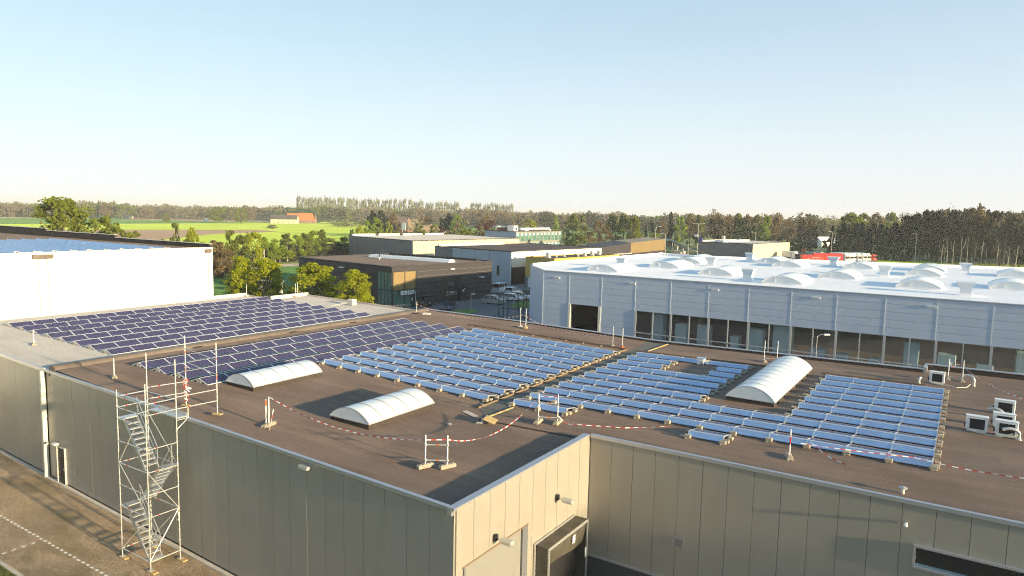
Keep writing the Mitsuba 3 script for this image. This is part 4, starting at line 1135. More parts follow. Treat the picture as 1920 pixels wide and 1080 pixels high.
# the gate and what is inside
gt = hh + '__gate'
HOLD.add(gt)
obj('frame', join([box(-46.2, -45.85, HY - 0.1, HY + 0.5, 0, 4.75), box(-41.55, -41.2, HY - 0.1, HY + 0.5, 0, 4.75)]), 'm_trim_cream', gt)
ins = hh + '__interior'
HOLD.add(ins)
obj('floor', sheet([(-49, HY + 0.4), (34, HY + 0.4), (34, HY + 15), (-49, HY + 15)], 0.08), 'm_asphalt', ins)
obj('back_wall', box(-49, 34, HY + 15, HY + 15.2, 0, 8.6), 'm_grey_clad', ins)
obj('side_wall', box(-49.2, -49, HY + 0.4, HY + 15, 0, 8.6), 'm_grey_clad', ins)
rng = random.Random(11)
for k in range(13):
    x = -34 + 3.3 * k + rng.uniform(-0.6, 0.6)
    w_, h_ = rng.uniform(0.9, 2.2), rng.uniform(1.4, 4.4)
    t = thing('machine_cabinet', f'pale green machine seen behind the glazed strip of the silver hall, {ORD[k]} from the gate', 'machine', 'machines behind the glass')
    obj('body', cham(x - w_ / 2, x + w_ / 2, HY + 2.5, HY + 4.0, 0.05, h_, 0.05), 'm_teal', t)
    obj('base', box(x - w_ / 2 - 0.08, x + w_ / 2 + 0.08, HY + 2.4, HY + 4.1, 0.08, 0.3), 'm_grey_clad', t)
for x, h_ in ((-45.2, 2.1), (-43.4, 2.6), (-42.3, 2.0)):
    t = thing('storage_rack', f'dark rack inside the open gate, {h_} metres tall', 'rack', 'dark racks inside the open gate')
    labels[t]['label'] = 'dark storage rack standing inside the open gate of the silver hall'
    obj('upright', join([box(x, x + 0.08, HY + 7, HY + 7.1, 0.08, h_), box(x + 1.0, x + 1.08, HY + 7, HY + 7.1, 0.08, h_)]), 'm_black', t)
    for z in (0.6, 1.3, h_ - 0.1):
        obj('shelf', box(x, x + 1.08, HY + 6.6, HY + 7.4, z, z + 0.06), 'm_black', t)
# the glazed strip: posts, transoms and panes
gl = hh + '__glazing'
HOLD.add(gl)
xs = [-36.1]
while xs[-1] < 33:
    xs.append(xs[-1] + 2.435)
for k, x in enumerate(xs):
    wd = 0.17 if k % 2 else 0.30
    if k % 2 == 0: wd, m = (0.24, 'm_alu')
    else: wd, m = (0.10, 'm_alu')
    obj('post', box(x - wd / 2, x + wd / 2, HY - 0.12, HY + 0.12, 0, 4.68), m, gl)
    if k + 1 < len(xs):
        p = obj('pane', box(x + wd / 2 + 0.0, xs[k + 1] - 0.10, HY + 0.02, HY + 0.03, 0.1, 4.66), 'm_pane', gl)
obj('transom', join([box(-36.1, 33, HY - 0.1, HY + 0.09, 1.75, 1.87), box(-36.1, 33, HY - 0.1, HY + 0.12, 0, 0.14)]), 'm_alu', gl)
obj('head_trim', box(-36.3, 33, HY - 0.06, HY + 0.12, 4.66, 4.72), 'm_trim', gl)
t = thing('railing', 'white tubular railing before the first panes of the silver hall', 'railing')
obj('rail', join([tube((-36.2, 83.2, 1.1), (-31.3, 83.2, 1.1), 0.05), tube((-36.2, 83.2, 1.1), (-36.9, 83.2, 0.3), 0.05), tube((-31.3, 83.2, 1.1), (-31.3, 83.2, 0.04), 0.05)]), 'm_white_paint', t)
obj('post', tube((-35.6, 83.2, 0.04), (-35.6, 83.2, 1.1), 0.04), 'm_white_paint', t)
for k, (x, n) in enumerate(((-48.6, 'leftmost'), (-37.2, 'second'), (-26.2, 'third'), (-14.6, 'fourth'), (-3.2, 'rightmost'))):
    t = thing('overflow_spout', f'small white louvred overflow spout under the hall roof edge, {n} from the left' if 0 < k < 4 else f'{n} small white louvred overflow spout under the hall roof edge', 'spout', 'white spouts on the silver hall')
    obj('casing', box(x, x + 0.95, HY - 0.14, HY - 0.025, 8.12, 8.36), 'm_white_paint', t)
    for q in range(4):
        obj('slat', box(x + 0.06 + 0.22 * q, x + 0.2 + 0.22 * q, HY - 0.155, HY - 0.141, 8.17, 8.32), 'm_zinc', t)


def arch_light(label, x, y, W=4.9, Dp=7.4, h=0.80):
    """A vaulted roof light with glazed arched ends, axis along y."""
    t = thing('roof_light', label, 'skylight', 'vaulted roof lights on the white roof')
    z = HZ - 0.06
    obj('curb', box(x + 0.05, x + W - 0.05, y + 0.05, y + Dp - 0.05, z, z + 0.24), 'm_membrane', t)
    z += 0.24
    R = (W * W / 4 + h * h) / (2 * h)
    a = math.asin(W / 2 / R)
    th = np.linspace(-a, a, 17)
    px, pz = x + W / 2 + R * np.sin(th), z + h - R + R * np.cos(th)
    v = np.vstack([np.column_stack([px, np.full(17, y - 0.06), pz]), np.column_stack([px, np.full(17, y + Dp + 0.06), pz])])
    obj('vault', (v, np.array([q for i in range(16) for q in ([i, i + 1, 18 + i], [i, 18 + i, 17 + i])])), 'm_opal', t, smooth=True)
    for yy in (y, y + Dp):
        for k in range(3):
            xa, xb = x + W * k / 3 + 0.05, x + W * (k + 1) / 3 - 0.05
            u = np.linspace(xa, xb, 9)
            top = z + h - R + np.sqrt(np.maximum(R * R - (u - x - W / 2) ** 2, 0)) - 0.05
            top = np.maximum(top, z + 0.01)
            obj('end_pane', profile([(xa, z)] + [(xb, z)] + [(p, q) for p, q in zip(u[::-1], top[::-1])], yy, yy + 0.02, 'y'), 'm_opal', t)
    for k in (1, 2):
        u = x + W * k / 3
        obj('mullion', box(u - 0.06, u + 0.06, y - 0.05, y + 0.04, z, z + h - R + math.sqrt(R * R - (u - x - W / 2) ** 2) - 0.02), 'm_white_paint', t)
    obj('edge', join([path(np.column_stack([px, np.full(17, yy), pz + 0.02]), 0.05, 4) for yy in (y - 0.06, y + Dp + 0.06)]), 'm_white_paint', t)


AL = [(-45.9, 90.8, 'vaulted roof light nearest to the left front corner of the white roof'), (-21.4, 90.8, 'vaulted roof light beside the fan box at the middle of the front roof edge'), (-31.8, 97.6, 'vaulted roof light behind the third white spout'),
      (-7.1, 97.9, 'vaulted roof light behind the rightmost white spout'), (-42.2, 105.2, 'vaulted roof light in the second rank from the left'), (-17.3, 105.5, 'vaulted roof light in the second rank near the middle'), (2.6, 105.0, 'vaulted roof light cut by the right border'),
      (-43.6, 119.8, 'vaulted roof light near the back left edge, hindmost in its rank'), (-45.2, 127.0, 'vaulted roof light touching the back left upstand'), (-27.9, 124.8, 'vaulted roof light in the middle of the back ranks'), (-7.7, 121.4, 'vaulted roof light in the back ranks at the right'),
      (-17.7, 131.0, 'vaulted roof light near the back upstand beside the flared cowl'), (-32.6, 133.0, 'vaulted roof light at the back upstand in line with the grey and cream building'), (-7.6, 134.4, 'vaulted roof light at the back upstand toward the right'), (4.2, 131.0, 'vaulted roof light in the far right corner')]
for x, y, l in AL:
    arch_light(l, x, y)


def cowl(label, x, y, kind, s=1.5):
    t = thing('roof_fan', label, 'roof fan', 'fan cowls on the white roof')
    z = HZ - 0.06
    obj('base', box(x - s * .42, x + s * .42, y - s * .42, y + s * .42, z, z + 0.25), 'm_membrane', t)
    obj('shaft', box(x - s * .36, x + s * .36, y - s * .36, y + s * .36, z + 0.25, z + 0.75), 'm_zinc_white', t)
    a, b = s * 0.36, s * (0.62 if kind else 0.5)
    v = np.array([[x + sx * k, y + sy * k, zz] for zz, k in ((z + 0.75, a), (z + 1.45, b)) for sx, sy in ((-1, -1), (1, -1), (1, 1), (-1, 1))])
    obj('hood', (v, BOXF), 'm_zinc_white', t)
    obj('hood_rim', box(x - b - 0.04, x + b + 0.04, y - b - 0.04, y + b + 0.04, z + 1.45, z + 1.55), 'm_white_paint', t)


for x, y, kd, l in ((-45.2, 101.5, 0, 'pale fan cowl behind the left front roof light'), (-36.0, 117.4, 1, 'flared bluish fan cowl left of the grey and cream building'), (-23.7, 93.4, 0, 'square fan box at the middle of the front roof edge'), (-35.0, 138.2, 0, 'rounded fan cowl in front of the grey and cream building'),
                     (-20.2, 138.6, 1, 'flared fan cowl below the parked trucks'), (-10.0, 117.2, 1, 'flared blue fan cowl in the right half of the white roof'), (0.2, 93.6, 1, 'wide flared fan cowl near the front edge at the right'), (0.0, 138.6, 1, 'flared fan cowl at the back edge below the dark wood')):
    cowl(l, x, y, kd)

# ---------------------------------------------------------------- the black brick showroom
tv = thing('black_showroom', 'black brick showroom with a glazed corner and a brown roof', 'building')
A_, B_, Cc, Dd, TZ_ = (-112.8, 95.0), (-83.2, 90.2), (-80.9, 117.3), (-110.2, 121.2), 7.4


def lerp2(p, q, s):
    return (p[0] + (q[0] - p[0]) * s, p[1] + (q[1] - p[1]) * s)


tw_ = obj('wall', prism([A_, B_, Cc, Dd], 0, TZ_ - 0.15), 'm_black_brick', tv)
obj('roof', sheet([A_, B_, Cc, Dd], TZ_ - 0.10), 'm_brown_roof', tv)
obj('roof_edge', join([beam((*p, TZ_ - 0.04), (*q, TZ_ - 0.04), 0.3, 0.24) for p, q in ((A_, B_), (B_, Cc), (Cc, Dd), (Dd, A_))]), 'm_black_brick', tv)
obj('upstand', beam((-108.5, 116.9, 7.55), (-84.0, 116.2, 7.55), 0.35, 0.4), 'm_black', tv)
slv = np.array([(-106.5, 107.9), (-84.3, 107.4), (-84.4, 109.9), (-106.6, 110.4)])
obj('strip_light', profile([(107.6, 7.3), (110.0, 7.3), (109.4, 7.85), (108.2, 7.85)], -106, -84.6, 'x'), 'm_opal', tv, label='long white ridge skylight on the brown roof')
nb = np.array([0.996, -0.085])   # outward from the right front (towards +x)
fb = np.array([-0.160, -0.987])  # outward from the left front (towards -y)


def on_front(s0, s1, z0, z1, d0, d1, p=B_, q=Cc, n=nb):
    a, b = np.array(lerp2(p, q, s0)), np.array(lerp2(p, q, s1))
    pts = [a + n * d0, b + n * d0, b + n * d1, a + n * d1]
    return np.array([[*u, z] for z in (z0, z1) for u in pts]), BOXF


# courses of brick in large bands: pale raised joint strips
obj('course', join([on_front(0.22, 1.0, z, z + 0.03, 0.0, 0.012) for z in np.arange(0.9, 7.0, 0.9)]), 'm_joint', tw_)
gw = tv + '__corner_glazing'
HOLD.add(gw)
for k in range(2):
    for j, (za, zb) in enumerate(((3.35, 6.5), (0.1, 3.2))):
        obj('pane', on_front(0.012 + 0.10 * k, 0.107 + 0.10 * k, za, zb, 0.02, 0.05), 'm_gold' if j == 0 else 'm_glass_green', gw, label='bronze tinted upper pane' if j == 0 else None)
for k in range(4):
    for za, zb in ((3.3, 6.4), (0.1, 3.2)):
        obj('pane', on_front(0.003 + 0.033 * k, 0.032 + 0.033 * k, za, zb, 0.02, 0.05, B_, A_, fb), 'm_glass_green', gw)
obj('mullion', join([on_front(s, s + 0.006, 0.1, 6.5, 0.0, 0.09) for s in (0.004, 0.107, 0.208)] + [on_front(0.0, 0.135, 3.2, 3.32, 0.0, 0.1, B_, A_, fb), on_front(0.0, 0.21, 6.48, 6.6, 0.0, 0.1)] + [on_front(0.033 * k, 0.033 * k + 0.003, 0.1, 6.45, 0.0, 0.09, B_, A_, fb) for k in range(5)]), 'm_black', gw)
obj('canopy', on_front(0.05, 0.19, 3.0, 3.12, 0.05, 0.9), 'm_black', gw)
sgk = []


def lettering(text, h, centre, n, mcol, parent, d=0.06):
    """Letters standing on a wall; n is the outward normal."""
    m = meshkit.text_mesh(text, h, 0.02, bold=True)
    v = np.array(m.vertices)
    v[:, 0] -= (v[:, 0].min() + v[:, 0].max()) / 2
    n = np.array([*n, 0.0]); u = np.array([-n[1], n[0], 0.0])
    P = np.array(centre, float) + np.outer(v[:, 0], u) + np.outer(v[:, 1], [0, 0, 1.0]) + np.outer(v[:, 2] + d, n)
    return obj('lettering', (P, np.array(m.faces)), mcol, parent)


for s, txt, l in ((0.072, 'TMS', 'left one of two white name signs over the showroom entrance'), (0.135, 'TVS', 'right one of two white name signs over the showroom entrance')):
    t = thing('name_sign', l, 'sign')
    obj('plate', on_front(s - 0.028, s + 0.028, 2.5, 3.2, 0.92, 0.98), 'm_white_paint', t)
    c = lerp2(B_, Cc, s)
    lettering(txt, 0.42 if txt == 'TVS' else 0.2, (c[0] + nb[0] * 0.98, c[1] + nb[1] * 0.98, 2.66 if txt == 'TVS' else 2.76), nb, 'm_black', t, 0.003)
dk = tv + '__roller_door'
HOLD.add(dk)
obj('leaf', on_front(0.475, 0.635, 0.05, 4.6, 0.012, 0.05), 'm_black', dk)
c = lerp2(B_, Cc, 0.55)
lettering('TVS', 0.62, (c[0] + nb[0] * 0.05, c[1] + nb[1] * 0.05, 3.2), nb, 'm_grey_clad', dk, 0.004)
lettering('e  ewe', 0.5, (c[0] + nb[0] * 0.05, c[1] + nb[1] * 0.05, 1.75), nb, 'm_zinc', dk, 0.004)
obj('swoosh', join([on_front(0.50 + 0.02 * k, 0.515 + 0.02 * k, 1.38 + 0.04 * k, 1.46 + 0.04 * k, 0.05, 0.056) for k in range(6)]), 'm_zinc', dk)
t = thing('banner', 'black hanging banner with a white mark beside the roller door', 'banner')
obj('cloth', on_front(0.645, 0.70, 0.3, 2.9, 0.3, 0.34), 'm_black', t)
obj('mark', join([on_front(0.66, 0.675, 1.9, 2.25, 0.341, 0.346), on_front(0.675, 0.69, 2.2, 2.45, 0.341, 0.346)]), 'm_white_paint', t)
t = thing('person_door', 'dark entrance door with a white poster right of the name signs', 'door')
obj('leaf', on_front(0.165, 0.205, 0.05, 2.4, 0.06, 0.1), 'm_glass_dark', t)
obj('poster', on_front(0.172, 0.182, 1.2, 1.7, 0.101, 0.106), 'm_white_paint', t)
obj('side_post', on_front(0.203, 0.209, 0.05, 2.9, 0.06, 0.14), 'm_zinc', t)
for s, p, q, n, l in ((0.55, B_, Cc, nb, 'white wall lamp high on the front of the black showroom'), (0.87, B_, Cc, nb, 'white wall lamp low on the shaded front of the black showroom'), (0.49, B_, A_, fb, 'white wall lamp on the dark side wall of the black showroom')):
    t = thing('wall_lamp', l, 'lamp', 'wall lamps of the showroom')
    z = 4.3 if s == 0.87 else 6.3
    obj('head', on_front(s - 0.02, s + 0.02, z, z + 0.18, 0.1, 0.55, p, q, n), 'm_white_paint', t)
    obj('arm', on_front(s - 0.004, s + 0.004, z + 0.05, z + 0.12, 0, 0.12, p, q, n), 'm_black', t)
t = thing('roof_pipe', 'dark flue pipe with a pale foot on the showroom roof', 'vent pipe')
obj('pipe', tube((-99.5, 104.2, 7.3), (-99.5, 104.2, 8.4), 0.12, 8), 'm_black', t)
obj('foot', tube((-99.5, 104.2, 7.28), (-99.5, 104.2, 7.7), 0.16, 8), 'm_white_paint', t)
obj('window_strip', on_front(0.16, 0.31, 4.6, 6.1, 0.01, 0.04, B_, A_, fb), 'm_glass_dark', tv)


# ---------------------------------------------------------------- further halls
def hall_box(name, label, corners, z, walls, roofm, cat='building', edge='m_trim_dark', seam=None):
    """corners: left, front, right, back (x, y); walls: materials of the left-front and the front-right faces."""
    t = thing(name, label, cat)
    n = len(corners)
    cc = np.mean(np.array(corners), 0)
    for k in range(n):
        p, q = np.array(corners[k]), np.array(corners[(k + 1) % n])
        d = (q - p) / np.linalg.norm(q - p)
        nn = np.array([d[1], -d[0]])
        if nn @ (p - cc) < 0: nn = -nn
        m = walls[k] if k < len(walls) else walls[0]
        wk = obj('wall', beam((*(p - nn * 0.1), z / 2), (*(q - nn * 0.1), z / 2), 0.2, z), m, t)
        L = np.linalg.norm(q - p)
        if seam and k < 2:
            nseam = int(L / seam)
            obj('joint', join([(np.array([[*(p + d * (s + e) + nn * o), zz] for zz in (0, z - 0.1) for e, o in ((-0.03, -0.05), (0.03, -0.05), (0.03, 0.012), (-0.03, 0.012))]), BOXF) for s in np.arange(1, nseam) * seam]), edge, wk)
        obj('edge_trim', beam((*p, z + 0.05), (*q, z + 0.05), 0.35, 0.22), edge, t)
    obj('roof', sheet(corners, z - 0.02), roofm, t)
    return t


def other(p, q, r):
    return (p[0] + r[0] - q[0], p[1] + r[1] - q[1])


c_ = [(-183.52, 176.68, 8)[:2], (-144.56, 166.09, 8)[:2], (-140.84, 221.97, 8)[:2]]
t = hall_box('grey_cream_hall', 'wide hall with a dark grey left wall and cream front, behind the black showroom', c_ + [other(*c_)], 8.0, ['m_grey_clad', 'm_cream', 'm_grey_clad', 'm_grey_clad'], 'm_felt_grey', seam=6.0)
e_ = other(*c_)
for k in range(4):
    p, q = lerp2(c_[0], e_, 0.03 + 0.22 * k), lerp2(c_[0], e_, 0.22 + 0.22 * k)
    obj('upstand', beam((*p, 8.35), (*q, 8.35), 0.4, 0.75), 'm_trim_cream', t)
c_ = [(-118.52, 145.17, 8)[:2], (-91.71, 141.1, 8)[:2], (-87.8, 182.43, 8)[:2]]
t = hall_box('blue_white_hall', 'hall with a light blue left wall, white front and dark roof', c_ + [other(*c_)], 8.0, ['m_blue_clad', 'm_white', 'm_grey_clad', 'm_grey_clad'], 'm_dark_roof', seam=5.0)
p, q = c_[0], lerp2(c_[0], c_[1], 0.24)
obj('corner_panel', beam((p[0] + 0.05, p[1] - 0.06, 3.9), (q[0] + 0.05, q[1] - 0.06, 3.9), 0.2, 7.8), 'm_grey_clad', t, label='dark grey panelled left end of the blue wall')
e_ = other(*c_)
obj('upstand', beam((*lerp2(c_[0], e_, 0.03), 8.3), (*lerp2(c_[0], e_, 0.7), 8.3), 0.4, 0.6), 'm_trim_cream', t)
p, q = lerp2(c_[1], c_[2], 0.0), lerp2(c_[1], c_[2], 0.30)
obj('plinth', beam((p[0] + 0.25, p[1], 2.1), (q[0] + 0.25, q[1], 2.1), 0.3, 4.2), 'm_black_brick', t, label='black lower part of the white front')
obj('window', beam((-97.5, 142.25, 3.2), (-95.5, 141.75, 3.2), 0.3, 2.4), 'm_glass_dark', t)
c_ = [(-87.03, 140.12, 7)[:2], (-78.59, 138.92, 7)[:2], (-75.32, 167.07, 7)[:2]]
t = hall_box('yellow_hall', 'small yellow clad hall between the white front and the silver hall', c_ + [other(*c_)], 7.0, ['m_yellow', 'm_yellow', 'm_yellow', 'm_yellow'], 'm_dark_roof', edge='m_yellow')
p, q = c_[0], lerp2(c_[0], c_[1], 0.9)
obj('ground_floor', beam((p[0] + 0.2, p[1] - 0.4, 1.2), (q[0] + 0.2, q[1] - 0.4, 1.2), 0.3, 2.4), 'm_grey_clad', t)
obj('white_door', beam((p[0] + 1.2, p[1] - 0.62, 1.2), (p[0] + 2.4, p[1] - 0.75, 1.2), 0.2, 2.3), 'm_white_paint', t)
obj('slot_window', beam((*lerp2(c_[0], c_[1], 0.62), 5.9), (*lerp2(c_[0], c_[1], 0.98), 5.9), 0.5, 0.7), 'm_glass_dark', t)
rng = random.Random(8)
for k in range(7):
    b = lerp2(c_[1], c_[2], 0.06 + 0.13 * k)
    x, y = b[0] - 3.2 + rng.uniform(-0.8, 0.8), b[1] + rng.uniform(0.5, 1.5)
    u = thing('rooftop_unit', f'pale rooftop unit on the yellow hall, {ORD[k]} from its front corner', 'rooftop unit', 'rooftop units of the yellow hall')
    s = (0.9, 0.35, 0.4, 0.35, 0.6, 0.8, 0.8)[k]
    obj('casing', cham(x - s / 2, x + s / 2, y - s / 2, y + s / 2, 7.1, 7.2 + s * 1.15, 0.05), 'm_trim_cream', u)
    obj('foot', box(x - s / 2 - .1, x + s / 2 + .1, y - s / 2 - .1, y + s / 2 + .1, 7.0, 7.1), 'm_zinc', u)
# the glass office
c_ = [(-180.48, 255.77, 9.5)[:2], (-163.27, 254.49, 9.5)[:2], (-163.37, 295.04, 9.5)[:2]]
t = hall_box('glass_office', 'long office block with green glass bays and a blue end wall', c_ + [other(*c_)], 9.5, ['m_blue_clad', 'm_door_grey', 'm_blue_clad', 'm_grey_clad'], 'm_brown_roof')
p_, q_ = np.array(c_[1]), np.array(c_[2])
d_ = (q_ - p_) / np.linalg.norm(q_ - p_)
n_ = np.array([d_[1], -d_[0]])
L_ = np.linalg.norm(q_ - p_)
for k in range(12):
    for za, zb in ((5.3, 8.9), (0.8, 4.4)):
        a = p_ + d_ * (L_ * (k + 0.14) / 12) + n_ * 0.06
        b = p_ + d_ * (L_ * (k + 0.92) / 12) + n_ * 0.06
        wn = obj('window', beam((*a, (za + zb) / 2), (*b, (za + zb) / 2), 0.1, zb - za), 'm_glass_green', t)
        obj('blind', beam((*(a + n_ * 0.06), zb - 0.6), (*(b - d_ * 0.9 + n_ * 0.06), zb - 0.6), 0.06, 1.0), 'm_teal', wn)
m_ = lerp2(c_[1], c_[2], 0.12)
for k, (s0, w_, h_, l) in enumerate(((0.0, 3.4, 2.4, 'large white plant box on the glass office roof'), (0.24, 3.0, 1.3, 'smaller white plant box on the glass office roof'))):
    b = lerp2(c_[1], c_[2], s0 + 0.04)
    u = thing('plant_box', l, 'rooftop unit')
    obj('casing', cham(b[0] - 4 - w_ / 2, b[0] - 4 + w_ / 2, b[1] + 2 - w_ / 2, b[1] + 2 + w_ / 2, 9.6, 9.6 + h_, 0.1), 'm_white', u)
    obj('grille', box(b[0] - 4 + w_ / 2, b[0] - 4 + w_ / 2 + 0.05, b[1] + 1.6, b[1] + 2.6, 10.0, 10.0 + h_ * 0.5), 'm_black', u)
u = thing('air_duct', 'long white air duct along the glass office roof', 'duct')
p, q = lerp2(c_[1], c_[2], 0.18), lerp2(c_[1], c_[2], 0.80)
obj('duct', path([(p[0] - 2.5, p[1], 10.6), (q[0] - 2.5, q[1], 10.6), (q[0] - 2.0, q[1] + 0.6, 9.6)], 0.45, 8), 'm_white_paint', u)
p = lerp2(c_[0], c_[1], 0.8)
u = thing('plant_box', 'low maroon roof box behind the blue end wall of the office', 'rooftop unit')
obj('casing', cham(p[0] - 8, p[0] - 2, p[1] + 2, p[1] + 6, 9.5, 11.0, 0.1), 'm_maroon', u)
# black hall with the gold panel
p0, p1, p2 = (-126.77, 245.67, 5), (-127.56, 296.16, 7.5), (-122.45, 323.93, 7.5)
bh = thing('black_gold_hall', 'black hall with a sloping roof line and a gold front panel', 'building')
P0, P1, P2 = np.array((-98.0, 205.0)), np.array((-116.0, 270.0)), np.array((-112.0, 292.0))
P0, P1, P2 = np.array((-104.4, 199.3)), np.array((-101.1, 234.1)), np.array((-103.2, 273.2))
za, zb = 5.6, 7.7
back = (P2 - P1) * 0.2 + np.array([-14, 9])
v = np.array([[*P0, 0], [*P1, 0], [*P1, zb], [*P0, za], [*(P0 + back), 0], [*(P1 + back), 0], [*(P1 + back), zb], [*(P0 + back), za]])
obj('wall', (v, BOXF), 'm_black_brick', bh)
v = np.array([[*P1, 3.9], [*P2, 3.9], [*P2, zb + 0.6], [*P1, zb], [*(P1 + back), 3.9], [*(P2 + back), 3.9], [*(P2 + back), zb + 0.6], [*(P1 + back), zb]])
obj('front_panel', (v, BOXF), 'm_gold', bh, label='flat gold front panel under the roof')
v = np.array([[*P1, 0], [*P2, 0], [*P2, 3.9], [*P1, 3.9], [*(P1 + back), 0], [*(P2 + back), 0], [*(P2 + back), 3.9], [*(P1 + back), 3.9]])
obj('shop_front', (v, BOXF), 'm_black_brick', bh)
d_ = (P2 - P1) / np.linalg.norm(P2 - P1)
n_ = np.array([d_[1], -d_[0]])
for k in range(5):
    a, b = P1 + (P2 - P1) * (0.05 + 0.19 * k) + n_ * 0.1, P1 + (P2 - P1) * (0.21 + 0.19 * k) + n_ * 0.1
    obj('window', beam((*a, 1.7), (*b, 1.7), 0.1, 2.6), 'm_glass_green' if k % 2 else 'm_glass_dark', bh)
a, b = P0 + (P1 - P0) * 0.62, P1 + n_ * 0.3
obj('portal', join([beam((*(a + [0.5, -0.2]), 4.0), (*(b), 4.0), 0.4, 0.35), beam((*(a + [0.5, -0.2]), 0), (*(a + [0.5, -0.2]), 4.0), 0.4, 0.4)]), 'm_zinc', bh)
# flat low things between the halls
for l, x0_, d0_, px1, px2, zt, m in (('pale blue flat car port roof right of the black hall', 0, 262, 1196, 1248, 3.2, 'm_teal'), ('navy trailer roof seen over the white roof edge', 0, 268, 1246, 1264, 3.3, 'm_navy'), ('maroon trailer roof seen over the white roof edge', 0, 276, 1262, 1291, 3.6, 'm_maroon')):
    a, b = np.array({1196: (-92.5, 217.1), 1246: (-89.2, 233.6), 1262: (-88.2, 240.3)}[px1]), np.array({1196: (-88.8, 233.7), 1246: (-88.2, 240.3), 1262: (-86.9, 253.5)}[px1])
    t = thing('parked_trailer' if m != 'm_teal' else 'car_port', l, 'trailer' if m != 'm_teal' else 'car port')
    d_ = (b - a) / np.linalg.norm(b - a); n_ = np.array([-d_[1], d_[0]])
    obj('roof', beam((*(a + n_ * 2), zt), (*(b + n_ * 2), zt), 4.0, 0.35), m, t)
    if m != 'm_teal':
        obj('body', beam((*(a + n_ * 2), zt / 2 + 0.3), (*(b + n_ * 2), zt / 2 + 0.3), 3.8, zt - 1.0), m, t)
    for s in (0.1, 0.5, 0.9):
        c = a + (b - a) * s
        obj('leg', tube((*c, 0.02), (*c, zt), 0.12), 'm_zinc', t)
# filling-station canopy
t = thing('canopy_roof', 'blue folded canopy roof on slim columns behind the black hall', 'canopy')
a, m1, b = np.array((-120, 307.4)), np.array((-109.6, 298.5)), np.array((-90.1, 273.5))
z0, z1, z2 = 6.5, 7.2, 3.9
n_ = np.array([-0.55, 0.83]) * 12
for i_, (p, q, zp, zq) in enumerate(((a, m1, z0, z1), (m1, b, z1, z2))):
    v = np.array([[*p, zp - 0.25], [*q, zq - 0.25], [*(q + n_), zq - 0.25], [*(p + n_), zp - 0.25], [*p, zp + 0.25], [*q, zq + 0.25], [*(q + n_), zq + 0.25], [*(p + n_), zp + 0.25]])
    obj('roof_panel', (v, BOXF), 'm_canopy', t)
    obj('fascia', beam((*(p + [0.3, -0.4]), zp), (*(q + [0.3, -0.4]), zq), 0.2, 0.22), 'm_alu', t)
for s in (0.15, 0.38, 0.6):
    c = m1 + (b - m1) * s + n_ * 0.4
    obj('column', tube((*c, 0), (*c, z1 + (z2 - z1) * s), 0.16), 'm_alu', t)
for k, (px_a, w_, h_, m, l) in enumerate(((0, 3.0, 3.4, 'm_cream', 'tall cream pump box under the canopy'), (1, 2.6, 3.2, 'm_trim_cream', 'pale wall panel under the canopy beside the cream box'), (2, 4.5, 1.6, 'm_yellow', 'yellow skip between canopy and black hall'), (3, 9.0, 1.0, 'm_yellow', 'long low yellow rack under the canopy'))):
    b_ = np.array(((-99.6, 278.7), (-99.5, 283), (-97, 264.8), (-89.3, 261.1))[k])
    t = thing('yard_box', l, 'container')
    obj('body', cham(b_[0] - w_ / 2, b_[0] + w_ / 2, b_[1] - 1, b_[1] + 1, 0.15, h_ + 0.4, 0.08), m, t)
    obj('skid', box(b_[0] - w_ / 2 + .1, b_[0] + w_ / 2 - .1, b_[1] - 0.8, b_[1] + 0.8, 0.0, 0.15), 'm_black', t)
# grey and cream hall at the right
c_ = [(-97.24, 297.46, 7)[:2], (-73.8, 295.28, 7)[:2], (-68.76, 341.05, 7)[:2]]
t = hall_box('grey_cream_hall', 'hall with a slate grey left wall and cream right wall behind the white roof', c_ + [other(*c_)], 7.0, ['m_grey_clad', 'm_cream', 'm_cream', 'm_grey_clad'], 'm_felt_grey')
e_ = other(*c_)
obj('strip_light', beam((*lerp2(lerp2(c_[0], c_[1], 0.30), lerp2(e_, c_[2], 0.30), 0.1), 7.4), (*lerp2(lerp2(c_[0], c_[1], 0.30), lerp2(e_, c_[2], 0.30), 0.75), 7.4), 4.0, 0.8), 'm_opal', t)
b_ = lerp2(lerp2(c_[0], c_[1], 0.34), lerp2(e_, c_[2], 0.34), 0.6)
obj('chimney', box(b_[0] - 9.0, b_[0] - 7.8, b_[1], b_[1] + 1.2, 7.0, 9.2), 'm_trim_cream', t)
obj('upstand', beam((*lerp2(c_[0], e_, 0.02), 7.3), (*lerp2(c_[0], e_, 0.9), 7.3), 0.4, 0.6), 'm_trim_cream', t)


